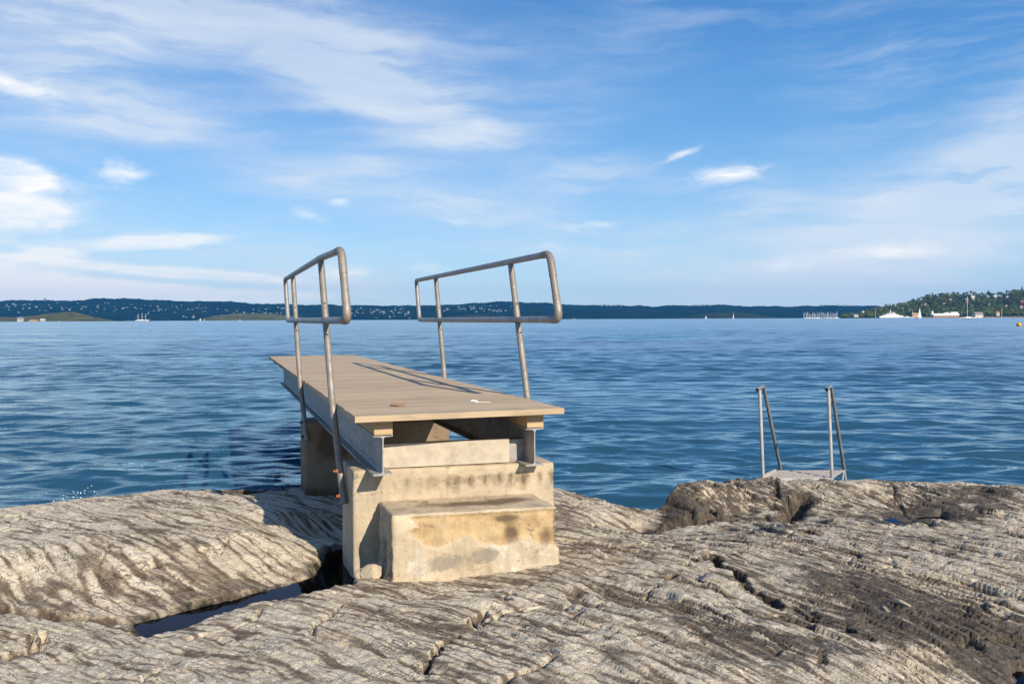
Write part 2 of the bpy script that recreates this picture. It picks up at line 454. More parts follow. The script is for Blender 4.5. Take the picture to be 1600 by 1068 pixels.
#@@ROCK
# ------------------------------------------------------------------ rock shore: control heights seen in the photo, then strata, joints and pools
CTRL = [  # px, py, z
 (-260,800,.05),(0,799,.05),(120,786,.07),(240,773,.09),(350,768,.10),(430,764,.13),(490,762,.17),(560,760,.17),
 (-300,840,.30),(0,838,.32),(150,822,.36),(300,816,.35),(420,804,.31),(470,802,.28),
 (-300,900,.36),(20,890,.34),(150,885,.36),(300,868,.36),(430,845,.33),
 (30,925,.26),(120,945,.25),(200,952,.24),(300,940,.235),(400,909,.235),(485,879,.24),(300,908,.29),(400,876,.295),
 (510,800,.22),(520,840,.16),(525,780,.2),
 (-250,1000,.33),(0,975,.30),(60,1000,.30),(120,985,.30),(0,1068,.33),(200,1068,.37),
 (222,987,.28),(300,971,.30),(420,939,.30),(545,911,.29),(400,1068,.41),(420,1000,.36),(300,1010,.33),(600,1068,.42),(600,980,.38),
 (620,922,.31),(700,935,.34),(760,905,.32),(872,876,.33),(800,1068,.43),(800,980,.39),
 (1000,1068,.44),(1000,960,.41),(960,880,.37),(1000,845,.34),(900,828,.29),(950,812,.13),(985,822,.10),(893,778,.17),(864,762,.17),(1010,826,.09),(1040,828,.12),
 (1100,840,.24),(1180,830,.28),(1200,900,.40),(1200,980,.42),(1300,1068,.40),(1400,950,.38),(1400,1010,.40),(1600,1068,.30),(1590,980,.37),
 (1340,880,.38),(1500,870,.37),(1600,900,.38),(1800,900,.4),(1800,1000,.4),(1340,832,.31),(1500,825,.30),(1620,830,.32),(1800,830,.33),
 (1058,797,.20),(1062,778,.30),(1082,764,.335),(1105,757,.34),(1130,755,.345),(1160,754,.345),(1200,753,.345),(1260,753,.345),(1300,753,.345),(1335,753,.34),(1400,757,.32),(1500,762,.30),(1620,766,.28),(1800,772,.27),
 (1120,790,.20),(1180,795,.21),(1240,800,.22),(1300,790,.27),(1420,795,.28),
 (900,765,-.2),(960,785,-.3),(1035,798,-.3),(1000,770,-.5),
]
pts = [P(a, b, c) for a, b, c in CTRL]
cx = [p.x for p in pts]; cy = [p.y for p in pts]; cz = [p.z for p in pts]
for x in np.arange(-10, 11, 1.25):                     # the sea bed and the ground behind the camera
    cx += [x, x, x, x]; cy += [9.6, 11.5, .3, 1.6]; cz += [-.75, -1.3, .46, .45]
for px in (-260, 0, 120, 240, 350, 430, 500, 560):      # drop behind the left crest
    q = P(px, 790 - .055 * px, .0); cx.append(q.x); cy.append(q.y + .45); cz.append(-.30)
for px in (1090, 1200, 1330, 1500, 1620, 1800):
    q = P(px, 756, .33); cx.append(q.x); cy.append(q.y + .85); cz.append(-.35)
cx, cy, cz = map(np.array, (cx, cy, cz))
def kern(r2): return np.sqrt(r2 + .05)
nC = len(cx)
A = kern((cx[:, None] - cx[None]) ** 2 + (cy[:, None] - cy[None]) ** 2) - np.eye(nC) * .008
A = np.block([[A, np.ones((nC, 1))], [np.ones((1, nC)), np.zeros((1, 1))]])
wts = np.linalg.solve(A, np.append(cz, 0))

gx = np.arange(-9.0, 9.4, .05); gy = np.arange(.4, 11.6, .05)
GX, GY = np.meshgrid(gx, gy)
G = np.full(GX.shape, wts[-1])
for k in range(nC): G += wts[k] * kern((GX - cx[k]) ** 2 + (GY - cy[k]) ** 2)
G = np.clip(G, -1.4, .6)

def interp(X, Yv):
    fx = np.clip((X - gx[0]) / .05, 0, len(gx) - 1.001); fy = np.clip((Yv - gy[0]) / .05, 0, len(gy) - 1.001)
    ix = fx.astype(int); iy = fy.astype(int); tx = fx - ix; ty = fy - iy
    return (G[iy, ix] * (1-tx) + G[iy, ix+1] * tx) * (1-ty) + (G[iy+1, ix] * (1-tx) + G[iy+1, ix+1] * tx) * ty

def W2(lst, z): return [tuple(P(a, b, z)[:2]) for a, b in lst]
POOL_Z = .235
pool_poly = W2([(214,968),(262,956),(300,947),(380,928),(440,913),(490,896)], POOL_Z) + W2([(505,862),(540,852)], .235) + \
            W2([(560,885)], .22) + W2([(545,907),(500,917),(462,924),(415,936),(345,951),(290,966),(225,984)], .30)
notch_poly = W2([(862,746),(880,757),(900,769),(930,784),(960,798),(1000,809),(1030,811),(1052,806)], .10) + W2([(1090,742),(862,738)], .0)
back_poly = W2([(352,790),(385,778),(428,773),(440,781),(425,792),(385,797)], .09)
pud1 = W2([(1432,806),(1470,803),(1482,808),(1470,812),(1440,811)], .27)
pud2 = W2([(1375,811),(1395,809),(1402,814),(1385,817)], .27)
pud3 = W2([(1574,1078),(1590,1052),(1630,1040),(1660,1050),(1640,1090)], .30)
crack_a = W2([(1112,862),(1130,884),(1150,893),(1172,918),(1200,938),(1212,948)], .40)
crack_b = W2([(1238,955),(1275,975),(1300,982),(1330,996),(1385,1018),(1430,1034),(1490,1062)], .39)
crack_c = W2([(655,1070),(690,1015),(730,975),(765,945),(800,920),(845,895),(880,872)], .38)
crack_d = W2([(990,950),(1003,935),(1040,905),(1070,880),(1112,862)], .40)
crack_e = W2([(1050,812),(1110,812),(1160,812),(1210,816),(1240,812),(1252,798)], .19)
crack_f = W2([(-60,940),(0,949),(60,955),(130,963),(216,969)], .26)
crack_g = W2([(1500,1000),(1540,985),(1600,990)], .37)
crack_h = W2([(1190,800),(1215,782),(1212,765)], .26)
crack_i = W2([(1275,1005),(1283,1025),(1278,1045)], .40)
crack_j = W2([(0,1030),(40,1022),(62,1008),(66,985)], .30)
LEDGE = [(1084,760,.325),(1130,756,.335),(1200,753,.34),(1340,753,.34),(1500,760,.31),(1640,765,.285)]
SD = np.array([.77, -.638]); SN = np.array([.638, .77])

def rock_height(X, Yv, full=True):
    base = interp(X, Yv)
    for (a, b, z0), (c, d, z1) in zip(LEDGE[:-1], LEDGE[1:]):          # the level crest of the outer ledge
        p0, p1 = P(a, b, z0), P(c, d, z1); ex, ey = p1.x - p0.x, p1.y - p0.y
        tt = np.clip(((X - p0.x) * ex + (Yv - p0.y) * ey) / (ex * ex + ey * ey), 0, 1)
        dd = np.hypot(X - p0.x - tt * ex, Yv - p0.y - tt * ey)
        base = np.maximum(base, z0 + (z1 - z0) * tt - .55 * np.maximum(0, dd - .10))
    wx = .075 * fbm(X * .42, Yv * .42, 3, 11); ww = .012 * fbm(X * 2.6, Yv * 2.6, 3, 14)
    # the strike turns from 41 degrees on the left to 63 degrees on the right
    xr = np.clip(X + .2, 0, 1.9); I = .87 * X + .29 * xr * xr + 1.10 * np.maximum(0, X - 1.7)
    s = .755 * (Yv + I) + wx + ww
    t = SD[0] * X + SD[1] * Yv + .12 * fbm(X * .9, Yv * .9, 2, 12)
    left = 1 - sstep(-.6, 1.0, X - .08 * (Yv - 4))           # left: regular lens bands; right: ragged ledges
    far_l = left * sstep(4.1, 5.0, Yv)                       # wider lenses on the far left slab
    n1 = (pn(s / .058, t / .66, 21) * left + pn(s / .105, t / .60, 28) * (1 - left)) * (1 - far_l) + pn(s / .092, t / .85, 26) * far_l
    n2 = pn(s / .027, t / .30, 22) * (1 - far_l) + pn(s / .038, t / .42, 27) * far_l; n3 = pn(s / .24, t / 1.6, 23)
    b1 = np.abs(n1); b2 = np.abs(n2)
    band = .60 * sstep(.03, .30, b1) + .26 * sstep(0, .35, b2) + .20 * n3 + .02
    h = base + (.013 * left + .008 * (1 - left)) * (np.minimum(b1, .5) - .25) + .006 * (np.minimum(b2, .5) - .2) + .016 * n3
    # broken facets along the bedding, large to small
    jx, jy = .08 * fbm(X * 5, Yv * 5, 3, 15), .10 * fbm(X * 5, Yv * 5, 3, 16)
    f1, e1 = facets(t / 1.05 + jx, s / .24 + jy, 1); f2, e2 = facets(t / .42 + 2 * jx, s / .10 + 2 * jy, 2); f3, e3 = facets(t / .15 + 3 * jx, s / .038 + 3 * jy, 3)
    mk = sstep(-.35, .25, fbm(X * .7, Yv * .7, 3, 35)) * (1 - left) + .10 * left
    mk2 = sstep(-.3, .3, fbm(X * 1.1, Yv * 1.1, 3, 36)) * (1 - .72 * left)
    far_r = sstep(1.0, 1.5, X) * sstep(6.0, 6.6, Yv); mk = mk * (1 + .9 * far_r); mk2 = np.maximum(mk2, far_r)
    mk3 = sstep(-.4, .3, fbm(X * 1.9, Yv * 1.9, 3, 37)) * (1 - .45 * left)
    h = h + mk * .015 * f1 + mk2 * .013 * f2 + mk3 * .008 * f3
    h = h - mk2 * .012 * (1 - sstep(.0, .10, e2)) - mk * .009 * (1 - sstep(.0, .03, e1))
    blk = fbm(s * 4.5, t * 2.2, 4, 44)
    h = h + .015 * fbm(X * 1.7, Yv * 1.7, 4, 41) + (.004 + .006 * (1 - left)) * blk + .0040 * fbm(X * 21, Yv * 21, 3, 43) + .004 * np.abs(fbm(s * 30, t * 9, 2, 47))
    band = band + (1 - left) * (.16 * f2 * mk2 + .14 * f1 * mk) + .12 * f3 * mk3 + .16 * blk * (1 - left)
    dark = .08 - .06 * left + (.36 - .14 * left) * fbm(X * .75 + 3, Yv * 1.15, 4, 51) + .09 * sstep(.4, 1.6, X) + .10 * far_r + .30 * mk2 * (1 - sstep(.0, .12, e2)) + .35 * mk * (1 - sstep(.0, .035, e1))
    soil = np.zeros_like(X); alg = np.zeros_like(X)
    jag = .022 * fbm(X * 9, Yv * 9, 4, 61) + .018 * f2 + .008 * f3
    sd = poly_sd(X, Yv, notch_poly) + .03 * fbm(X * 6, Yv * 6, 4, 63) + .02 * f2; kk = 1 - sstep(-.10, .03, sd)
    h = h * (1 - kk) + np.minimum(h, -.22 + .5 * sd) * kk
    # joints
    for pl, wd, dp, dk in ((crack_a,.023,.10,.8),(crack_b,.011,.07,.8),(crack_c,.008,.035,.5),(crack_d,.010,.035,.5),(crack_e,.075,.10,.9),
                           (crack_f,.06,.045,.35),(crack_g,.03,.07,.6),(crack_h,.014,.03,.6),(crack_i,.012,.05,.8),(crack_j,.03,.08,.5)):
        dd = line_d(X, Yv, pl) + jag
        g = 1 - sstep(wd * .35, wd * 1.25, dd)
        h = h - dp * g; dark = dark + dk * (1 - sstep(wd * .5, wd * 2.4, dd)); band = band - .5 * g
        if pl is crack_f: soil = np.maximum(soil, .62 * (1 - sstep(.03, .15, dd)))
    # random small fractures
    fr = np.abs(pn(t / .55 + .3 * fbm(X * 2, Yv * 2, 2, 71), s / .9, 72)); fm = sstep(.05, .35, pn(X * 1.1, Yv * 1.1, 73))
    g = (1 - sstep(.012, .035, fr)) * fm; h = h - .020 * g; dark = dark + .55 * g
    # pools
    sd = poly_sd(X, Yv, pool_poly) + jag * .8
    k = 1 - sstep(-.05, .05, sd)
    h = h * (1 - k) + np.minimum(h, POOL_Z - .11 + .05 * fbm(X * 5, Yv * 5, 3, 81)) * k
    nb = (1 - sstep(-.02, .12, sd)) * sstep(.42, .26, h)
    soil = np.maximum(soil, (1 - sstep(-.03, .06, sd)) * .66); palg = np.maximum(.95 * (1 - sstep(-.05, .02, sd)), .62 * (1 - sstep(.0, .13, sd + .05 * fbm(X * 8, Yv * 8, 3, 83))) * sstep(.32, .25, h)); dark = dark + .3 * nb
    sd = poly_sd(X, Yv, back_poly) + jag; k = 1 - sstep(-.06, .08, sd)
    h = h * (1 - k) + np.minimum(h, .045) * k; soil = np.maximum(soil, (1 - sstep(.0, .22, sd)) * .95)
    for pp, z in ((pud1, .255), (pud2, .262), (pud3, .30)):
        sd = poly_sd(X, Yv, pp) + jag; k = 1 - sstep(-.03, .06, sd)
        h = h * (1 - k) + np.minimum(h, z - .025) * k; dark = dark + .6 * (1 - sstep(0, .3, sd))
    # dark weathered areas that the photo shows on the right and beside the step; undercut shade painted at the ledge's left end
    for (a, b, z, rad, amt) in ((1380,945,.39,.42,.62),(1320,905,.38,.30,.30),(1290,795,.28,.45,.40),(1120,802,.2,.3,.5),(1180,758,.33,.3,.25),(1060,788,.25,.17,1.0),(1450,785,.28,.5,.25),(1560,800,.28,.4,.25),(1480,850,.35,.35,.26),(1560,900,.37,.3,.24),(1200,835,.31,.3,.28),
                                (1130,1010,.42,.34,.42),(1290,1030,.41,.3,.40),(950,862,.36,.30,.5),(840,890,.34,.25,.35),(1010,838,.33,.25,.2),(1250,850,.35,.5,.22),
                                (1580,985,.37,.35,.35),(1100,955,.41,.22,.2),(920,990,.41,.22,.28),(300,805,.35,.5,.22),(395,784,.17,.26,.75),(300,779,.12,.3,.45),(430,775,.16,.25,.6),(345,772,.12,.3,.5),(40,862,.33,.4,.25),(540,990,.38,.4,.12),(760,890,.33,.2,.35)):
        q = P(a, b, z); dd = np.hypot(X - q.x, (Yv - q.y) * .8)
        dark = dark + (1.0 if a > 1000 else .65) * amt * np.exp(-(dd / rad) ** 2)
    alg = 1 - sstep(.02, .115, h + .05 * fbm(X * 3, Yv * 3, 3, 91))
    alg = np.maximum(alg, palg); alg = np.maximum(alg, .52 * (1 - sstep(.02, .24, h + .03 * fbm(X * 4, Yv * 4, 2, 92))) * sstep(.9, 1.3, X) * sstep(6.3, 6.9, Yv))
    return h, band, np.clip(dark, 0, 1.4), alg, soil, s, t

xs = np.concatenate([np.arange(-9, -3.6, .035), np.arange(-3.6, 5.2, .0105), np.arange(5.2, 9.3, .035)])
ys = [.5]
while ys[-1] < 11.4:
    y = ys[-1]
    ys.append(y + (.05 if y < 2.2 else (.0085 + max(0, y - 3.2) * .0016 if y < 8.4 else .06)))
ys = np.array(ys)
RX, RY = np.meshgrid(xs, ys)
RH, band, dark, alg, soil, cs, ct = rock_height(RX, RY)
RXd = RX + .010 * fbm(RX * 6, RY * 6, 3, 95); RYd = RY + .010 * fbm(RX * 6, RY * 6, 3, 97)
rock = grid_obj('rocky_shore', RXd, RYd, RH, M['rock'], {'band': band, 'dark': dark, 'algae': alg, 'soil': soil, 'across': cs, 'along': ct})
tag(rock, kind='structure')

def ground_z(x, y):
    return float(rock_height(np.array([[x]]), np.array([[y]]))[0][0, 0])

def puddle(poly, z, grow=.06):
    if sum(poly[i-1][0]*poly[i][1]-poly[i][0]*poly[i-1][1] for i in range(len(poly))) < 0: poly = poly[::-1]
    c = Vector((sum(p[0] for p in poly) / len(poly), sum(p[1] for p in poly) / len(poly), 0))
    vs = []
    for p in poly:
        d = Vector((p[0], p[1], 0)) - c; d = d * (1 + grow / max(d.length, .01)); vs.append((c.x + d.x, c.y + d.y, z))
    o = mesh_obj('rock_pool', vs, [tuple(range(len(vs)))], M['puddle'])
    tag(o, kind='structure')
    return o
puddle(pool_poly, POOL_Z - .020, .05); puddle(back_poly, .085, .06); puddle(pud1, .252); puddle(pud2, .259); puddle(pud3, .296)

# ------------------------------------------------------------------ sea: real waves near the shore, calmer statistics far out
def sea():
    n = 130
    lam = np.exp(rng.uniform(np.log(.19), np.log(4.5), n))
    th = rng.normal(0, .36, n) + R(5); ph = rng.uniform(0, 2 * np.pi, n)
    amp = .0050 * lam * np.where(lam > .9, .45, 1.0) * np.where(lam > 2.4, .6, 1.0) * np.where(lam < .3, .9, 1.0)
    kx = np.sin(th) * 2 * np.pi / lam; ky = np.cos(th) * 2 * np.pi / lam
    r = [4.6]
    while r[-1] < 460: r.append(r[-1] * (1 + .0046))
    while r[-1] < 9200: r.append(r[-1] * 1.06)
    r = np.array(r); a = np.concatenate([np.arange(-78, -40, 1.2), np.arange(-40, 40.01, .26), np.arange(41, 79, 1.2)]) * np.pi / 180
    RR, AA = np.meshgrid(r, a, indexing='ij')
    X = RR * np.sin(AA); Y = RR * np.cos(AA)
    dr = np.gradient(r)
    Z = np.zeros_like(X); lost = np.zeros_like(r)
    gust = 1 + .45 * fbm(X * .05, Y * .09, 3, 101)
    for i in range(n):
        w = sstep(2.2, 4.0, lam[i] / dr)
        lost += (1 - w) * (amp[i] * 2 * np.pi / lam[i]) ** 2 * .5
        on = w > 0.001
        if on.any():
            arg = kx[i] * X[on] + ky[i] * Y[on] + ph[i] + .5 * np.sin(.31 * X[on] + i)
            Z[on] += amp[i] * w[on][:, None] * (np.sin(arg) + .18 * np.sin(2 * arg + .6))
    Z *= gust * (1 - sstep(260, 460, RR))
    rough = np.sqrt(np.sqrt(lost * .9) * .55)            # slopes lost to distance widen the gloss
    rough = np.clip(.03 + rough, .03, .34)[:, None] * np.ones_like(X)
    o = grid_obj('water', X, Y, Z, M['water'], {'rough': rough})
    tag(o, kind='structure')
sea()

M['silt'] = plain('sea_bed_silt', (.03, .035, .025), .9, .3, .4)
tag(mesh_obj('seabed', [(-9500, -50, -2.6), (9500, -50, -2.6), (9500, 9500, -2.6), (-9500, 9500, -2.6)], [(0, 1, 2, 3)], M['silt']), kind='structure')
#@@DOCK
# ------------------------------------------------------------------ diving platform (local x = across, y = out to sea)
OX, OY, ANG = -.843, 4.57, R(19.1)
ZD = HC - .519                                # deck top
EU = Vector((-math.sin(ANG), math.cos(ANG), 0)); EV = Vector((math.cos(ANG), math.sin(ANG), 0))
def D(u, v, z): return Vector((OX, OY, 0)) + EU * u + EV * v + Vector((0, 0, z))

dock = empty('diving_platform', (OX, OY, 0), ANG)
tag(dock, 'long wooden diving platform on steel beams with two leaning tube handrails', 'diving platform')
b = MB(); L = 8.07; pitch = .1165; k = 0; y = 0.0
while y < L - .02:
    w = pitch - .0032; dz = random.uniform(-.0004, .0004); e0 = random.uniform(-.004, .004); e1 = random.uniform(-.004, .004)
    y1 = min(y + w, L)
    b.box(.0 + e0, 1.212 + e1, y, y1, ZD - .034 + dz, ZD + dz); y += pitch
deck = bevel(b.build('deck', M['deck'], dock), .0018, 2)

def ibeam(xc):
    t, tf, w, z0, z1 = .0065, .0095, .055, .835, 1.0602
    pr = [(-w,z0),(w,z0),(w,z0+tf),(t/2+.008,z0+tf+.002),(t/2,z0+tf+.012),(t/2,z1-tf-.012),(t/2+.008,z1-tf-.002),(w,z1-tf),(w,z1),(-w,z1),(-w,z1-tf),(-t/2-.008,z1-tf-.002),(-t/2,z1-tf-.012),(-t/2,z0+tf+.012),(-t/2-.008,z0+tf+.002),(-w,z0+tf)]
    b = MB(); b.prism([Vector((xc + x, 0, z)) for x, z in pr], (Vector((0, .105, 0)), Vector((0, 7.55, 0))))
    return b.build('steel_beam', M['beam'], dock)
for xc in (.168, 1.067):
    ibeam(xc)
    b = MB(); b.box(xc - .052, xc + .052, .092, 7.7, 1.0622, ZD - .0368)
    bevel(b.build('timber_bearer', M['timber'], dock), .003)
# channel between the beams on top of the abutment
b = MB()
pr = [(0,.838),(.055,.838),(.055,.846),(.008,.848),(.008,.966),(.055,.968),(.055,.976),(0,.976)]
b.prism([Vector((0, .33 + y, z)) for y, z in pr], (Vector((.1725, 0, 0)), Vector((.965, -.06, 0))))
b.build('cross_channel', M['cross'], dock)
b = MB(); b.box(.96, 1.0625, .28, .35, .837, .972)
b.build('channel_end_plate', M['beam'], dock)

LEAN = .43
def handrail(side):
    s = -1 if side == 0 else 1
    v0 = -.026 if side == 0 else 1.261
    def Q(u, h): return Vector((v0 + s * .024 * h, u + LEAN * h - .0, ZD + h))
    ub, uf = (3.80, -.005) if side else (3.85, .06)
    uf0 = uf; hb, ht = .515, .930
    c = [Q(ub, hb), Q(ub, ht), Q(uf0, ht), Q(uf0, hb)]
    if side == 0:                                        # the left loop bends slightly inwards at its shore end
        for k in (2, 3): c[k] = c[k] + Vector((.040, 0, 0))
    up_, lo_ = Q(.80, ht), Q(.80, hb)
    loop = fillet([c[0], c[1], up_, c[2], c[3], lo_], [.035, .035, .03, .07, .07, .03], 6, True)
    loop.append(loop[0].copy())
    bm = MB(); bm.tube(loop, .0215, 16, caps=False)
    hr = bm.build('handrail', M['tube'], dock)
    # elbow couplings at the shore end
    for c0, d1, d2 in ((c[2], up_, c[3]), (c[3], c[2], lo_)):
        e = MB()
        a = c0 + (d1 - c0).normalized() * (.115 if c0 is c[2] else .16); z = c0 + (d2 - c0).normalized() * (.16 if c0 is c[2] else .115)
        e.tube(fillet([a, c0, z], .07, 7), .0245, 16)
        e.build('elbow_coupling', M['tube2'], hr)
    fr = MB(); fr.tube([c[2] + (c[3] - c[2]).normalized() * .15, c[3] + (c[2] - c[3]).normalized() * .15], .0228, 16)
    fr.build('end_tube', M['tube2'], hr)
    for i, u in enumerate((.76, 2.96)):
        lo = -.572 if side == 0 else -.52
        if i: lo = -.50
        pm = MB()
        n0 = Q(u, ht - .015); n1 = Q(u, hb + .06); n2 = Q(u, hb - .06)
        vin = Vector((-s * .0, 0, 0))
        low = Q(u, lo); bend = Q(u, -.14)
        if side == 0: low = low + Vector((.022, 0, 0)); bend = bend + Vector((.006, 0, 0))
        else: low = low + Vector((-.022, 0, 0)); bend = bend + Vector((-.006, 0, 0))
        pm.tube([n0, n1, n2, Q(u, 0), bend, low], .0215, 16, caps=True)
        po = pm.build('post', M['tube2'], hr)
        for h in (hb + .115, hb - .085):
            q = Q(u, h); bo = MB(); bo.tube([q + Vector((0, -.0215, -.004)), q + Vector((0, -.0275, -.005))], .0065, 8)
            bo.build('rail_bolt', M['bolt2'], hr)
        for tt in ((.10, .42) if side == 0 else ()):
            q = low + (bend - low) * tt
            bo = MB(); bo.tube([q + Vector((s * .018, 0, 0)), q + Vector((s * .029, 0, 0))], .014, 6)
            bo.tube([q + Vector((s * .029, 0, 0)), q + Vector((s * .042, 0, 0))], .007, 8)
            bo.build('anchor_bolt', M['bolt'] if i == 0 else M['bolt2'], hr)
for sd_ in (0, 1): handrail(sd_)

# ------------------------------------------------------------------ cast concrete blocks
def gridbox(name, c8, seg, mat, rad=.02, disp=.004, fn=None, bottom_flare=0.0, seed=0):
    """c8: bottom 4 corners then top 4 (front-left, front-right, back-right, back-left)"""
    c8 = [np.array(c, float) for c in c8]
    Lx = np.linalg.norm(c8[1] - c8[0]); Ly = np.linalg.norm(c8[3] - c8[0]); Lz = np.linalg.norm(c8[4] - c8[0])
    Ls = np.array([Lx, Ly, Lz]); ns = [max(2, int(round(l / seg))) for l in Ls]
    key = {}; vs = []; fs = []
    def vid(i, j, k):
        if (i, j, k) not in key: key[(i, j, k)] = len(vs); vs.append((i / ns[0], j / ns[1], k / ns[2]))
        return key[(i, j, k)]
    for a in range(ns[0]):
        for bb in range(ns[2]):
            fs.append((vid(a,0,bb), vid(a+1,0,bb), vid(a+1,0,bb+1), vid(a,0,bb+1)))
            fs.append((vid(a,ns[1],bb), vid(a,ns[1],bb+1), vid(a+1,ns[1],bb+1), vid(a+1,ns[1],bb)))
    for a in range(ns[1]):
        for bb in range(ns[2]):
            fs.append((vid(0,a,bb), vid(0,a,bb+1), vid(0,a+1,bb+1), vid(0,a+1,bb)))
            fs.append((vid(ns[0],a,bb), vid(ns[0],a+1,bb), vid(ns[0],a+1,bb+1), vid(ns[0],a,bb+1)))
    for a in range(ns[0]):
        for bb in range(ns[1]):
            fs.append((vid(a,bb,ns[2]), vid(a+1,bb,ns[2]), vid(a+1,bb+1,ns[2]), vid(a,bb+1,ns[2])))
    T = np.array(vs)
    p = T * Ls; q = np.clip(p, rad, Ls - rad); d = p - q; nrm = d / (np.linalg.norm(d, axis=1, keepdims=True) + 1e-9)
    rr = rad * (1 + .55 * fbm(p[:, 0] * 7 + p[:, 1] * 5, p[:, 2] * 7, 3, seed + 5))[:, None]
    p2 = q + nrm * rad - nrm * np.maximum(0, (np.abs(nrm).max(1, keepdims=True) < .97) * (rr - rad)) * .6
    nz = fbm(p[:, 0] * 6 + p[:, 1] * 4, p[:, 2] * 6 + p[:, 1] * 3, 4, seed) * disp
    p2 = p2 + nrm * nz[:, None]
    at = {}
    if fn: p2, at = fn(T, p, p2, nrm)
    U = p2 / Ls
    co = np.zeros_like(U)
    for i, (a, bq, c) in enumerate(((0,0,0),(1,0,0),(1,1,0),(0,1,0),(0,0,1),(1,0,1),(1,1,1),(0,1,1))):
        w = (U[:, 0] if a else 1 - U[:, 0]) * (U[:, 1] if bq else 1 - U[:, 1]) * (U[:, 2] if c else 1 - U[:, 2])
        co += w[:, None] * c8[i]
    o = mesh_obj(name, co, fs, mat, smooth=True)
    for k in ('patch', 'stain', 'pale', 'grey'):
        a = o.data.attributes.new(k, 'FLOAT', 'POINT')
        a.data.foreach_set('value', np.asarray(at.get(k, np.zeros(len(co))), np.float32))
    return o

def lift(p, z): return (p.x, p.y, z)
fl = D(.325, .034, 0); frr = D(.185, 1.222, 0)
bl = fl + EU * .44; br = frr + EU * .44
def fn_abut(T, p, p2, n):
    x, y, z = p[:, 0], p[:, 1], p[:, 2]
    Lz = z.max()
    fl_ = (1 - sstep(.0, .22, z - .06)) * (n[:, 1] < -.5) * sstep(.0, .1, x)
    low = 1 - sstep(.08, .20, z + .03 * fbm(x * 6 + y * 6, z * 3, 3, 5))
    side = (n[:, 0] < -.5)
    p2 = p2 + np.stack([-.03 * low * side, -.02 * low * (n[:, 1] < -.5), 0 * z], 1)
    stain_shade = 1.15 * sstep(Lz - .02, Lz - .07, z) * (1 - sstep(Lz - .08, Lz - .20, z)) * (.45 * fbm(x * 16, z * 2.0, 4, 8) + .55) * sstep(.15, .3, x) * (1 - sstep(Lz - .03, Lz, z))
    stain_shade = stain_shade + .35 * low * side + .30 * (z > Lz - .012)
    grey = .40 * (z < .22) + .12 + .25 * low
    pale = .50 * sstep(Lz - .1, Lz - .22, z) * (fbm(x * 9, z * 1.2, 3, 9) + .45) * (n[:, 1] < -.5)
    return p2, {'stain': stain_shade, 'grey': grey, 'pale': pale}
ab = gridbox('concrete_abutment', [lift(fl,.05), lift(frr,.05), lift(br,.05), lift(bl,.05), lift(fl,.833), lift(frr,.833), lift(br,.833), lift(bl,.833)], .014, M['concrete'], .011, .004, fn_abut, seed=2)
tag(ab, 'tall cast concrete block carrying the shore end of the platform beams', 'concrete block')

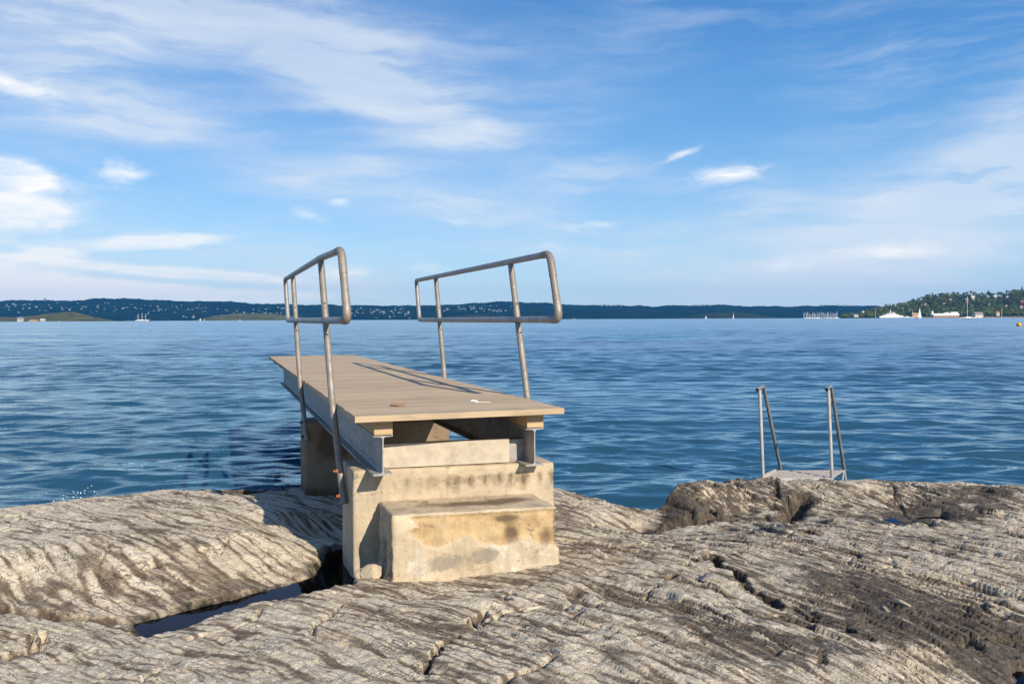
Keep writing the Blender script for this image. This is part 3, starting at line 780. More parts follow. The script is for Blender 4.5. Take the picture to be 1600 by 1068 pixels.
s_fl = P(612.5, 805, .654); s_fr = P(871, 791, .654)
n_ab = (fl - frr).cross(Vector((0, 0, 1))).normalized()
if n_ab.y > 0: n_ab = -n_ab
def onface(p):                                          # where the step meets the abutment's front
    d = EU; k = ((fl - p).dot(n_ab)) / d.dot(n_ab)
    return p + d * k + n_ab * .004
s_bl = onface(s_fl); s_br = onface(s_fr)
def fn_step(T, p, p2, n):
    x, y, z = p[:, 0], p[:, 1], p[:, 2]; Lx, Lz = x.max(), z.max()
    front = (n[:, 1] < -.6)
    zt = z - Lz                                          # 0 at the top, negative below
    edge = -.155 - .05 * (x / Lx) + .035 * fbm(x * 6, x * 0 + .3, 4, 3) + .05 * np.exp(-((x / Lx - .43) / .10) ** 2) - .02 * np.exp(-((x / Lx - .3) / .1) ** 2)
    left = .12 + .07 * fbm(z * 9, z * 0 + .4, 4, 6)
    a = sstep(-.012, .012, zt - edge) * sstep(-.012, .012, x - left - .35 * np.maximum(0, -zt - .10)) * (1 - sstep(-.022, -.008, zt + .0 + .006 * fbm(x * 12, x * 0, 3, 4)))
    a = a * (front | (n[:, 0] > .6)) * (.55 + .45 * sstep(-.5, -.1, fbm(x * 6 + 2, z * 9, 4, 19)))
    lowr = sstep(.55 * Lx, .62 * Lx, x + .04 * fbm(z * 9, x * 4, 2, 14)) * (1 - sstep(-.010, .006, zt - edge))      # the pale lower render stands proud
    rough = .006 * fbm(x * 11 + y * 7, z * 11, 4, 21)
    foot = 1 - sstep(.10, .22, z + .03 * fbm(x * 5, y * 5, 3, 23))
    sidel = n[:, 0] < -.6
    off = (-.016 * a + .012 * lowr + rough * (.35 + .6 * a)) + .02 * foot * front
    p2 = p2 + n * off[:, None]
    p2[:, 0] -= sidel * (.007 * fbm(y * 9, z * 7, 3, 25) + .05 * foot)
    stain_shade = 1.15 * np.exp(-(((x - .72 * Lx) / .05) ** 2 + ((zt + .135) / .055) ** 2)) * front + 1.15 * np.exp(-(((x - .68 * Lx) / .09) ** 2 + ((zt + .05) / .022) ** 2)) * front \
        + 1.05 * np.exp(-(((x - .93 * Lx) / .06) ** 2 + ((zt + .16) / .06) ** 2)) * front
    topm = n[:, 2] > .6
    stain_shade = stain_shade + topm * (1.2 * np.exp(-(((x - .50 * Lx) / .24) ** 2 + ((y - .19) / .07) ** 2)) + 1.05 * np.exp(-(((x - .80 * Lx) / .12) ** 2 + ((y - .24) / .07) ** 2)) + .10)
    stain_shade = stain_shade + .9 * sidel * sstep(.25, .0, y + .1) * .5 + .30 * sidel  # left side darkened: its shade is put into the colour
    pale = .85 * np.exp(-(((x - .13) / .09) ** 2 + ((zt + .27) / .09) ** 2)) * front + .58 * lowr * front + .3 * np.exp(-(((x - .35 * Lx) / .1) ** 2 + ((zt + .18) / .03) ** 2)) * front
    grey = 1.0 * np.exp(-(((x - .34 * Lx) / .16) ** 2 + ((zt + .27) / .06) ** 2)) * front + .85 * np.exp(-(((x - .55 * Lx) / .09) ** 2 + ((zt + .24) / .05) ** 2)) * front + .35 * topm + .5 * sidel
    return p2, {'patch': a, 'stain': stain_shade, 'pale': pale, 'grey': grey}
st = gridbox('concrete_step', [lift(s_fl,.12), lift(s_fr,.12), lift(s_br,.12), lift(s_bl,.12), lift(s_fl,.654), lift(s_fr,.654), lift(s_br,.654), lift(s_bl,.654)], .0105, M['concrete'], .010, .004, fn_step, seed=9)
tag(st, 'low ochre concrete step with peeling render in front of the block', 'step')

pf = D(2.78, -.0, 0); pr_ = D(2.70, 1.24, 0)
def fn_pier(T, p, p2, n):
    x, y, z = p[:, 0], p[:, 1], p[:, 2]; Lz = z.max()
    stain_shade = 1.2 * np.exp(-(((x - .25) / .15) ** 4 + ((z - Lz + .16) / .15) ** 4)) + 1.2 * (1 - sstep(.28, .44, z)) + .22
    return p2, {'stain': stain_shade, 'grey': .3 + 0 * x}
pier = gridbox('concrete_pier', [lift(pf,-.1), lift(pr_,-.1), lift(pr_ + EU*.45,-.1), lift(pf + EU*.45,-.1), lift(pf,.833), lift(pr_,.833), lift(pr_ + EU*.45,.833), lift(pf + EU*.45,.833)], .03, M['concrete2'], .02, .006, fn_pier, seed=13)
tag(pier, 'dark stained concrete pier under the middle of the platform at the water', 'concrete block')

# broken bits at the foot of the blocks, loose stones, leaf and shell on the deck
def stone(name, loc, size, label, mat, seed, cat='stone', group=None, flat=.6):
    rs = np.random.default_rng(seed)
    bm = bmesh.new(); bmesh.ops.create_icosphere(bm, subdivisions=3, radius=1)
    cuts = [Vector(rs.normal(size=3)).normalized() for _ in range(11)]; dist = rs.uniform(.55, .9, 11)
    for v in bm.verts:
        for c, dd in zip(cuts, dist):
            e = v.co.dot(c) - dd
            if e > 0: v.co -= c * e
    k = np.array([(v.co.x, v.co.y, v.co.z) for v in bm.verts])
    nn = .05 * fbm(k[:, 0] * 3 + k[:, 2] * 2, k[:, 1] * 3, 3, seed)
    for v, e in zip(bm.verts, nn): v.co *= 1 + e; v.co.x *= size[0]; v.co.y *= size[1]; v.co.z *= size[2]
    me = bpy.data.meshes.new(name); bm.to_mesh(me); bm.free(); me.materials.append(mat)
    if mat is M['concrete']:
        for kk in ('patch', 'stain', 'pale', 'grey'): me.attributes.new(kk, 'FLOAT', 'POINT')
    o = link(bpy.data.objects.new(name, me)); o.location = loc; o.rotation_euler = (rs.uniform(-.3, .3), rs.uniform(-.3, .3), rs.uniform(0, 6))
    return tag(o, label, cat, group)
def on_rock(px, py, z0, dz=0):
    q = P(px, py, z0); return (q.x, q.y, ground_z(q.x, q.y) + dz)
stone('broken_concrete', on_rock(583, 897, .30, .02), (.075, .06, .055), 'pale broken concrete lump at the left foot of the step', M['concrete'], 5, 'rubble')
stone('broken_concrete', on_rock(566, 903, .27, .01), (.05, .05, .035), 'small concrete lump wedged between block and broken foot', M['concrete'], 8, 'rubble')
stone('loose_stone', on_rock(1381, 953, .39, .01), (.035, .025, .018), 'dark loose stone lying in the brown wet hollow of the rock', M['stone'], 21)
stone('loose_stone', on_rock(1408, 948, .39, .008), (.055, .012, .012), 'thin tan stone sliver beside the dark loose stone', M['concrete'], 23)
stone('loose_stone', on_rock(540, 957, .37, .006), (.02, .02, .014), 'small black stone on the pale slab below the pool', M['stone'], 29)
stone('loose_stone', on_rock(1105, 905, .41, .01), (.05, .035, .02), 'grey flake of stone beside the wide dark crack', M['stone'], 33)

q = P(621, 634, ZD)
lv, lf = [], []
for i in range(9):
    tt = i / 8; w = .034 * math.sin(math.pi * min(1, tt * .9 + .08)) ** .8
    for j, sgn in enumerate((-1, 0, 1)):
        lv.append((.09 * (tt - .5), w * sgn, .014 - .007 * abs(sgn) - .008 * (2*tt-1)**2 + .002 * math.sin(tt * 9 + sgn)))
for i in range(8):
    for j in range(2): lf.append((i*3+j, (i+1)*3+j, (i+1)*3+j+1, i*3+j+1))
leaf = mesh_obj('dry_leaf', lv, lf, M['leafd'], smooth=True); leaf.location = (q.x, q.y, ZD); leaf.rotation_euler = (0, 0, .2)
sm = leaf.modifiers.new('thick', 'SOLIDIFY'); sm.thickness = .002
tag(leaf, 'curled brown dry leaf lying on the deck boards', 'leaf')
q = P(740, 628.5, ZD)
b = MB(); b.tube([(-.02, 0, .006), (-.008, .004, .009), (.012, .0, .008), (.03, -.004, .005)], .006, 8, radii=[.003, .008, .007, .002])
sh = b.build('white_shell', M['feather'], None); sh.location = (q.x, q.y, ZD + .001)
tag(sh, 'small white bit of shell on the deck near the right edge', 'shell')
q = P(755, 629.5, ZD)
b = MB(); b.tube([(-.05, 0, .004), (0, .004, .005), (.05, -.003, .004)], .0022, 6)
tw = b.build('pale_twig', M['feather'], None); tw.location = (q.x, q.y, ZD + .001)
tag(tw, 'thin pale twig beside the white shell on the deck', 'twig')

# ------------------------------------------------------------------ bathing ladder
lf_ = P(1193, 748, .12); rt_ = P(1300.5, 747.5, .12)
lad = empty('bathing_ladder', lf_)
tag(lad, 'steel bathing ladder with two bent tube handles beside the water', 'ladder')
for base in (lf_, rt_):
    o0 = base - lf_
    b = MB()
    out = Vector((.24, .50, 0))
    top = Vector((-.035, 0, .872))
    b.tube([o0 + Vector((0, 0, -.10)), o0 + top], .0165, 14)
    hr = b.build('handle_post', M['stain_steel'], lad)
    b = MB()
    e = o0 + top + Vector((-.045, -.07, .008)); bd = o0 + top + Vector((.085, .16, .03)); ft = o0 + Vector((.40, .72, -.06))
    b.tube(fillet([e, bd, ft], .06, 8), .0175, 14, caps=False)
    b.build('slanted_rail', M['tube'], lad)
    b = MB(); b.tube([e + Vector((.006, .009, 0)), e + Vector((.012, .018, 0))], .015, 14)
    b.build('pipe_mouth', M['bolt2'], lad)
    b = MB()
    f0 = ft + (bd - ft).normalized() * .05
    b.tube([f0, ft + Vector((-.035, -.02, -.14))], .011, 8); b.tube([f0, ft + Vector((.03, .02, -.14))], .011, 8)
    b.build('foot_fork', M['stain_steel'], lad)
# perforated top plate
b = MB(); W_ = (rt_ - lf_); nx, ny = 17, 5
ax = W_ / nx; ay = Vector((.055, .082, 0)) * 1.0
org = Vector((.0, .0, .012))
for i in range(nx):
    for j in range(ny):
        c = org + ax * (i + .5) + ay * (j + .5)
        p0 = [c - ax*.5 - ay*.5, c + ax*.5 - ay*.5, c + ax*.5 + ay*.5, c - ax*.5 + ay*.5]
        k = .30
        p1 = [c - ax*k - ay*k*.9, c + ax*k - ay*k*.9, c + ax*k + ay*k*.9, c - ax*k + ay*k*.9]
        b.add(p0 + p1, [(a, (a+1) % 4, 4 + (a+1) % 4, 4 + a) for a in range(4)])
g = b.build('grating_plate', M['grate'], lad); sm = g.modifiers.new('thick', 'SOLIDIFY'); sm.thickness = .012
b = MB(); b.box(-.02, .0, 0, .42, -.03, .035, Matrix.Rotation(-R(34), 4, 'Z'))
b.box(.0, W_.length, -.012, .0, -.02, .012, Matrix.Rotation(math.atan2(W_.y, W_.x), 4, 'Z'))
b.build('plate_edge', M['stain_steel'], lad)

#@@FAR
# ------------------------------------------------------------------ far shores
def curve(lst):
    a = np.array(lst, float)
    return lambda x: np.interp(x, a[:, 0], a[:, 1])

class Slope:
    """a fan of land from its waterline (distance Y0) up to a crest (Y1) whose top the photo shows along `sky`"""
    def __init__(s, sky, Y0, Y1, drop=0.0, power=.8, rough=4.0, seed=0, wav=0.0, yfun=None):
        s.sky, s.Y0, s.Y1, s.drop, s.pw, s.rough, s.seed, s.wav = curve(sky), Y0, Y1, drop, power, rough, seed, wav
        s.fine = 3.0 if Y0 > 5000 else .6
    def y0(s, px): return s.Y0 + s.wav * fbm(np.asarray(px, float) / 90, np.zeros_like(np.asarray(px, float)) + .5, 3, s.seed + 9)
    def at(s, px, t):
        px = np.asarray(px, float); t = np.asarray(t, float)
        Y = s.y0(px) * (1 - t) + s.Y1 * t
        py = s.sky(px) + s.drop
        dx, dy = px - 800, py - HOR
        top = np.maximum(HC - (dy + ROLL * dx) / F * s.Y1, .4)
        X = (dx - ROLL * dy) / F * Y
        tt = np.clip(t, 0, 1)
        z = top * (tt ** s.pw) * (1 + 0 * t)
        z = z + s.rough * np.minimum(1, tt * 3) * fbm(X / (s.rough * 22), Y / (s.rough * 22), 5, s.seed) * np.minimum(1, top / (4 * s.rough))
        z = z + s.fine * fbm(X / 26, Y / 26, 2, s.seed + 4) * np.minimum(1, tt * 4)
        z = np.where(t > 1, z - top * np.clip((t - 1) / .55, 0, 1.2) ** 1.3, z)
        return X, Y, z
    def mesh(s, name, p0, p1, step, rows, mat):
        px = np.arange(p0, p1 + .1, step); t = np.concatenate([[-.02], np.linspace(0, 1, rows) ** 1.15, [1.08, 1.2, 1.4, 1.62]])
        PX, T = np.meshgrid(px, t)
        X, Y, Z = s.at(PX, T); Z[0] = -2
        bare = (.62 * (1 - sstep(.012, .05, T)) + .1) * (s.Y0 < 5000)
        o = grid_obj(name, X, Y, Z, mat, {'bare': bare})
        tag(o, kind='structure'); return o
    def find(s, px, py):
        t = np.linspace(.01, 1.0, 240); X, Y, Z = s.at(np.full(240, float(px)), t)
        dx, dy = unroll(px, py)
        yy = (HC - Z) / Y * F
        i = int(np.argmin(np.abs(yy - dy)))
        return Vector((X[i], Y[i], Z[i])), t[i]

RIDGE = Slope([(-400,471),(-200,470),(0,470),(60,468.5),(110,470),(150,466),(200,466.5),(260,469),(300,470.5),(340,470.5),(370,472.5),(430,475),(480,476),(540,477),(575,476.3),(600,477.8),(650,477),(700,476),(760,472.5),(800,471),(850,473),(880,475.5),
               (930,477),(980,477),(1020,478.5),(1060,477),(1120,476.5),(1170,478),(1240,479),(1290,476.5),(1330,477.5),(1400,480),(1500,482),(1700,484),(1950,486)], 5200, 6900, 0, .75, 9, 3, 60)
RIDGE.mesh('hills', -400, 1950, 2.2, 40, M['hill'])
ISLES_AND_PATCH = [Slope([(-160,494),(0,495.5),(25,495.5),(60,491.5),(90,488),(115,487),(135,490.5),(150,495.5),(165,498.2),(188,501.3),(196,502.6)], 2750, 3100, .3, .9, 2.2, 21, 12),
         Slope([(296,500.6),(312,498.5),(335,493),(370,489.2),(400,488.6),(430,490.5),(447,492.5),(480,496.5),(505,499.8)], 4200, 4600, .2, .9, 2.6, 23, 14),
         Slope([(676,498.6),(705,494),(730,491.4),(745,490.6),(765,493.2),(792,497),(805,498.4)], 4500, 4900, .2, .9, 2.6, 25, 14),
         Slope([(1052,497.2),(1075,494.5),(1095,489.6),(1120,487.6),(1150,487),(1175,489.3),(1200,493),(1222,496.8)], 4700, 5100, .2, .9, 2.6, 27, 14)]  # last mound: sunlit patch of the far ridge, added as land
for s_, a, b_, m_ in zip(ISLES_AND_PATCH, (-160, 296, 676, 1052), (196, 505, 805, 1222), ('isle', 'isle', 'isle2', 'isle2')):
    s_.mesh('island', a, b_, 1.0, 22, M[m_])  # the fourth is no island but the ridge's sunlit patch, given a shape
HEAD = Slope([(1298,496.3),(1310,493.5),(1325,489),(1345,486),(1375,480),(1400,475),(1425,470),(1437,465),(1460,458.5),(1480,457),(1500,459),(1515,455),(1530,457.5),(1545,456.5),(1560,458),(1575,454),(1600,450),(1650,446),(1750,440),(1900,432)], 2450, 2900, 4.4, .85, 1.8, 31, 20)
HEAD.mesh('headland', 1298, 1800, 1.5, 26, M['head'])

# ---- houses scattered on the far hills
def house_mesh(name, w, d, h, rh, wall, roof):
    b = MB(); b.box(-w/2, w/2, -d/2, d/2, -3, h)
    me_w = len(b.f)
    o = .35
    b.add([(-w/2-o,-d/2-o,h-.1),(w/2+o,-d/2-o,h-.1),(w/2+o,d/2+o,h-.1),(-w/2-o,d/2+o,h-.1),(-w/2-o,0,h+rh),(w/2+o,0,h+rh)],
          [(0,1,5,4),(2,3,4,5),(0,4,3),(1,2,5),(0,3,2,1)])
    me = bpy.data.meshes.new(name); me.from_pydata(b.v, [], b.f)
    me.materials.append(wall); me.materials.append(roof)
    for i, p in enumerate(me.polygons): p.material_index = 0 if i < me_w else 1
    me.update(); return me
proto = [house_mesh('hill_house', 12, 9, 5, 2.2, M['hillw'], M['greyroof']), house_mesh('hill_house', 9, 8, 5.5, 2.4, M['hillw'], M['tile']),
         house_mesh('hill_house', 19, 10, 5.5, 1, M['hillw'], M['paleroof'])]
hr_ = np.random.default_rng(12); n_h = 0
ybands = curve([(0,480),(100,482),(200,482),(300,485),(430,486),(560,487),(640,488),(720,481),(800,484)])
while n_h < 240:
    px = float(hr_.choice([hr_.uniform(0, 445), hr_.uniform(0, 445), hr_.uniform(545, 640), hr_.uniform(690, 800)]))
    py = float(ybands(px) + hr_.normal(0, 5.0 if px < 640 else 2.2))
    if py > 498 or py < RIDGE.sky(px) + 3.5: continue
    if px < 190 and py > 489 and 20 < px: continue
    if fbm(np.array(px / 16.), np.array(py / 5.), 2, 77) < -.22: continue
    q, _t = RIDGE.find(px, py)
    me = proto[int(hr_.choice([0, 0, 0, 1, 2]))]
    o = link(bpy.data.objects.new('hill_house', me)); o.location = (q.x, q.y, q.z + .5); o.rotation_euler = (0, 0, float(hr_.uniform(-.5, .5)))
    sc_ = float(hr_.uniform(.5, .95)); o.scale = (sc_, sc_, sc_ * float(hr_.uniform(.75, 1.1)))
    tag(o, 'small pale house dotted among others on the far dark blue hills', 'house', 'houses scattered on the far hills'); n_h += 1
for px in (70, 940, 948, 955, 962, 970, 1086, 1093, 1100, 1108, 1284, 1310, 1318, 1324):
    q, _t = RIDGE.find(px, float(RIDGE.sky(px)) + 1.0)
    me = proto[px % 2 * 2]; o = link(bpy.data.objects.new('ridge_house', me)); o.location = (q.x, q.y, q.z + 2)
    o.scale = (1.2, 1.2, 1.2 if px != 70 else 2.6)
    if px == 70: tag(o, 'large pale block standing on the skyline of the far hills, above the scrubby island', 'house')
    else: tag(o, 'small pale house on the skyline of the far hills, right of the handrails', 'house', 'houses on the far skyline')

# ---- houses with parts on the nearer shores
def house(px, py, Y, wpx, hpx, wall, roof, label, name='house', slope=None, rz=0.0, roof_h=.45, group=None):
    if slope is not None: q, _t = slope.find(px, py + hpx / 2); Y = q.y
    base = PY(px, py + hpx / 2, Y)
    w = wpx / F * Y; h = hpx / F * Y
    e = empty(name, base, rz); tag(e, label, 'house', group)
    hw = h * (1 - roof_h); d = w * .7
    b = MB(); b.box(-w/2, w/2, -d/2, d/2, -4, hw); b.build('wall', wall, e)
    b = MB(); o = w * .05
    b.add([(-w/2-o,-d/2-o,hw+.02),(w/2+o,-d/2-o,hw+.02),(w/2+o,d/2+o,hw+.02),(-w/2-o,d/2+o,hw+.02),(-w/2-o,0,h),(w/2+o,0,h)], [(0,1,5,4),(2,3,4,5),(0,4,3),(1,2,5),(0,3,2,1)])
    b.build('roof', roof, e)
    nwin = max(2, int(wpx / 2))
    for i in range(nwin):
        x = -w/2 + w * (i + .5) / nwin; ww = w / nwin * .26
        b = MB(); b.box(x - ww, x + ww, -d/2 - .12, -d/2 + .1, hw * .3, hw * .75); b.build('window', M['glass'], e)
    return e
house(32, 497.6, 2720, 7.5, 5, M['islew'], M['greyroof'], 'white two storey house left of the scrubby island hump', roof_h=.3)
house(52.5, 500.8, 2700, 11, 3, M['cream'], M['ochre'], 'long low ochre boathouse at the foot of the scrubby island')
house(67, 500, 2710, 6.5, 4.4, M['islew'], M['paleroof'], 'white gabled house right of the low ochre boathouse')
HH = [(1485,467.5,5,3,'ochre','greyroof','tan house high in the wood, left of the red one'),(1510.5,469.5,5,6,'red','greyroof','red house in the wood behind the tall white mast'),
      (1520,464.5,5,5,'islew','paleroof','white gabled house just right of the tall white mast'),(1517.5,459.5,2.5,3.5,'islew','greyroof','tiny white gable highest above the tall mast'),
      (1543.5,463,4.5,3,'islew','greyroof','leftmost white house of the upper row on the wooded ridge'),(1554.5,462.6,5,3,'islew','paleroof','broad white house in the middle of the upper row'),
      (1563.5,463,5,2.6,'red','greyroof','reddish house between white houses of the upper row'),(1573.5,463,4,3,'islew','greyroof','white house at the right end of the upper row'),
      (1596.5,471,5,4,'red','tile','red house at the right edge, above the white porch'),(1596,480,6,5.5,'islew','tile','white house with red roof low at the right edge'),
      (1546,475,3.5,2.8,'ochre','greyroof','tan cottage in the trees left of the pale mast-like pole'),(1558.5,488.5,5,5,'cream','tile','cream house with red roof by the yellow crane'),
      (1475,473.5,3.5,2.2,'ochre','tile','ochre cottage half hidden in the middle of the wood'),(1446,475,4,3,'ochre','greyroof','tan cottage in the wood above the small sailboat'),
      (1411,481.5,3,3,'islew','greyroof','tiny white cottage in the wood right of the ferry mast'),(1349,487.5,4,3.5,'ochre','paleroof','tan cottage above the tip of the headland'),
      (1337,491.6,7,3,'islew','greyroof','pale low house at the tip of the headland by the marina'),(1572,477.5,4,2.6,'islew','greyroof','small white house in the trees below the upper row'),
      (1430,491,10,4.5,'ochre','ochre','yellow ochre quay shed between motor yacht and small sailboat'),(1528,490.5,12,7,'paleroof','greyroof','pale shed with sloping roof right of the big yacht')]
taken = []
for px, py, w, h, wl, rf, lb in HH:
    house(px, py, 0, w, h, M[wl], M[rf], lb, slope=HEAD if py < 488 else None) if py < 488 else house(px, py, 2425, w, h, M[wl], M[rf], lb)
    taken.append((px, py, w, h))

# long white quay building
def at_px(x0, x1, y0, y1, Y):
    a, b_ = PY(x0, y1, Y), PY(x1, y0, Y); return a.x, b_.x, a.z, b_.z
Yq = 2420; base = PY(1478, 495.6, Yq); e = empty('quay_building', (base.x, Yq, 0))
tag(e, 'long low quay building with white roof and brown wall behind the yachts', 'building')
def rel(x0, x1, y0, y1, d0, d1):
    a = at_px(x0, x1, y0, y1, Yq); b = MB(); b.box(a[0] - base.x, a[1] - base.x, d0, d1, a[2], a[3]); return b
rel(1459, 1498, 493, 496.5, 0, 20).build('wall', M['ochre'], e); rel(1458, 1498.4, 489.6, 492.95, -2, 22).build('roof', M['white'], e)
rel(1487, 1498, 487.2, 489.5, 4, 16).build('upper_storey', M['white'], e); rel(1477, 1484, 487.8, 489.5, 4, 16).build('roof_house', M['paleroof'], e)
rel(1456.2, 1458.8, 486, 492, 1, 6).build('tower', M['white'], e)
for i in range(12):
    x = 1461 + i * 3.1; rel(x, x + 1.5, 493.4, 495.2, -.3, .2).build('window', M['glass'], e)
e = empty('stone_quay', (PY(1500, 496, 2405).x, 2405, 0)); tag(e, 'low brown stone quay along the foot of the wooded headland', 'quay')
a = at_px(1412, 1600, 495.2, 497, 2405); b = MB(); b.box(a[0] - e.location.x, a[1] - e.location.x, 0, 14, -1, 1.6); b.build('quay_wall', M['stone'], e)
b = MB(); b.box(a[0] - e.location.x, a[1] - e.location.x, -.5, 14.5, 1.602, 2.0); b.build('coping', M['ochre'], e)
# crane and flag poles
def pole(name, px, y0, y1, Y, mat, label, cat, arm=0.0, w=.35):
    p = PY(px, y1, Y); h = (y1 - y0) / F * Y
    e = empty(name, p); tag(e, label, cat)
    b = MB(); b.tube([(0, 0, -2), (0, 0, h)], w, 8, radii=[w * 1.3, w * .8]); b.build('mast', mat, e)
    if arm:
        b = MB(); b.tube([(-arm * .3, 0, h - .4), (arm, 0, h + .2)], w * .7, 8); b.build('arm', mat, e)
    return e
pole('dock_crane', 1565, 483.5, 494, 2410, M['craney'], 'yellow dock crane standing on the quay at the right', 'crane', 4, .7)
pole('flag_pole', 1368, 484.5, 495, 2440, M['white'], 'white pole on the shore left of the ferry', 'pole', 0, .4)
pole('flag_pole', 1426, 485, 494, 2412, M['white'], 'white pole behind the ochre quay shed', 'pole', 0, .4)
pole('antenna_mast', 1529.5, 470, 478, 2700, M['paleroof'], 'pale mast with cross arm in the trees right of the big yacht', 'mast', 4, .45)

# ---- vessels
def hull_mb(Lh, B, H, sheer=.25, stern=.75):
    b = MB(); n = 12; rings = []
    for i in range(n + 1):
        t = i / n; x = -Lh / 2 + Lh * t
        w = B / 2 * (min(1, stern + (1 - stern) * min(1, t * 2.2)) if t < .55 else max(.02, math.cos((t - .55) / .45 * math.pi / 2) ** .75))
        top = H * (1 + sheer * (t - .35) ** 2 * 3)
        k = 1 if t < .85 else 1 - (t - .85) / .15 * .5
        rings.append([(x + .04 * Lh * (t ** 3), -w, top), (x, -w * .86 * k, H * .35), (x - .02 * Lh * t, 0, -H * .4 * k), (x, w * .86 * k, H * .35), (x + .04 * Lh * (t ** 3), w, top)])
    vs = [v for r_ in rings for v in r_]; fs = []
    for i in range(n):
        for k in range(4): fs.append((i*5+k, i*5+k+1, (i+1)*5+k+1, (i+1)*5+k))
        fs.append((i*5+4, i*5, (i+1)*5, (i+1)*5+4))
    fs += [(4,3,2,1,0), tuple(n*5+k for k in range(5))]
    b.add(vs, fs); return b
def sail_yacht(px, Y, Lh, mast, rz, label, sail=False, name='sailing_yacht', cat='sailboat', boom=True):
    p = PY(px, HOR, Y); e = empty(name, (p.x, Y, 0), rz); tag(e, label, cat)
    hull_mb(Lh, Lh * .28, Lh * .085).build('hull', M['white'], e)
    b = MB(); b.box(-Lh*.18, Lh*.2, -Lh*.07, Lh*.07, Lh*.08, Lh*.125); bevel(b.build('cabin', M['white'], e), Lh * .015)
    b = MB(); b.tube([(Lh*.06, 0, Lh*.08), (Lh*.06, 0, mast)], Lh*.012, 8); mo = b.build('mast', M['white'], e)
    b = MB(); b.tube([(Lh*.02, 0, mast*.62), (Lh*.06, -Lh*.05, mast*.63), (Lh*.06, Lh*.05, mast*.63)], Lh*.004, 6); b.build('spreader', M['white'], mo)
    b = MB()
    for q in ((Lh*.5, 0, Lh*.1), (-Lh*.48, 0, Lh*.09)): b.tube([q, (Lh*.06, 0, mast)], Lh*.0025, 5)
    b.build('stay', M['paleroof'], e)
    if sail:
        b = MB(); b.add([(Lh*.05, 0, Lh*.16), (-Lh*.38, .4, Lh*.17), (Lh*.05, 0, mast*.98), (Lh*.05, .12, Lh*.16), (-Lh*.38, .52, Lh*.17), (Lh*.05, .12, mast*.98)], [(0,1,2),(5,4,3),(0,3,4,1),(1,4,5,2),(2,5,3,0)]); b.build('sail', M['sail'], e)
        b = MB(); b.add([(Lh*.07, 0, Lh*.14), (Lh*.46, .3, Lh*.12), (Lh*.07, 0, mast*.86), (Lh*.07, .1, Lh*.14), (Lh*.46, .4, Lh*.12), (Lh*.07, .1, mast*.86)], [(0,1,2),(5,4,3),(0,3,4,1),(1,4,5,2),(2,5,3,0)]); b.build('jib', M['sail'], e)
    elif boom:
        b = MB(); b.tube([(Lh*.04, 0, Lh*.19), (-Lh*.36, 0, Lh*.18)], Lh*.03, 8); b.build('sail_cover', M['dark'], e)
        b = MB(); b.box(-Lh*.40, -Lh*.15, -Lh*.08, Lh*.08, Lh*.13, Lh*.22); bevel(b.build('spray_hood', M['dark'], e), Lh*.03)
    return e
sail_yacht(1513, 900, 16.5, 23.5, math.pi + .05, 'large white sailing yacht with dark cover moored off the wooded headland')
sail_yacht(1437, 1850, 15, 24, .5, 'small sailing boat under pale sails in front of the ochre shed', True)
sail_yacht(1146, 3600, 14, 24, .9, 'tiny sailing boat under the light green patch of far hill', True)
sail_yacht(1103, 3900, 13, 14, .3, 'tiny white boat left of the sailing boat under the far hill', True)
sail_yacht(313, 3800, 11, 13, 1.0, 'tiny sailing boat left of the second low island', True)
sail_yacht(319.5, 3900, 9, 9, 1.3, 'smallest sail of the pair off the second low island', True)

# three masted ship
Y = 4000; p = PY(222, HOR, Y); e = empty('tall_ship', (p.x, Y, 0), .1); tag(e, 'white three masted ship in front of the far left hills', 'sailing ship')
hull_mb(58, 9, 4.5).build('hull', M['white'], e)
for x, h in ((-18, 33), (0, 37), (16, 34)):
    b = MB(); b.tube([(x, 0, 3), (x, 0, h)], .75, 8); mm = b.build('mast', M['white'], e)
    b = MB(); b.tube([(x - 5, 0, h * .55), (x + 5, 0, h * .55)], .35, 6); b.build('yard', M['white'], mm)
b = MB(); b.tube([(28, 0, 5), (38, 0, 8)], .5, 6); b.build('bowsprit', M['white'], e)
b = MB(); b.box(-20, 8, -2.4, 2.4, 4.4, 6.6); b.build('deckhouse', M['white'], e)

# ferry
Y = 2380; p = PY(1392.5, HOR, Y); e = empty('ferry', (p.x, Y, 0), 0); tag(e, 'large white ferry with stepped decks lying off the wooded headland', 'ferry')
k = Y / F
def slab(x0, x1, xt0, xt1, z0, z1, d): # trapezoid slab, x in photo pixels from the middle
    b = MB(); b.add([(x0*k,-d,z0*k),(x1*k,-d,z0*k),(x1*k,d,z0*k),(x0*k,d,z0*k),(xt0*k,-d,z1*k),(xt1*k,-d,z1*k),(xt1*k,d,z1*k),(xt0*k,d,z1*k)],
                    [(0,3,2,1),(4,5,6,7),(0,1,5,4),(1,2,6,5),(2,3,7,6),(3,0,4,7)]); return b
slab(-19,19,-19.6,19.8,-.6,.72,7).build('boot_stripe', M['dark'], e); slab(-19.6,19.8,-20,20,.73,2.4,7.2).build('hull', M['white'], e)
slab(-18.5,18.5,-14.5,14,2.41,4.2,6.6).build('car_deck', M['white'], e); slab(-13,12.5,-9.5,9,4.21,6.0,6).build('saloon_deck', M['white'], e)
br_ = slab(-8,7,-6.5,5.5,6.01,7.8,5).build('bridge', M['white'], e)
slab(-6,5,-5.9,4.9,6.6,7.2,5.15).build('bridge_window', M['glass'], br_)
for i in range(9):
    x = -11 + i * 2.5; slab(x, x+1.3, x, x+1.3, 4.7, 5.3, 6.1).build('window', M['glass'], e)
b = MB(); b.tube([(-1*k,0,7.7*k),(-1*k,0,13.6*k)], .9, 8); b.tube([(-3*k,0,9.6*k),(1*k,0,9.6*k)], .6, 6); b.build('mast', M['white'], e)
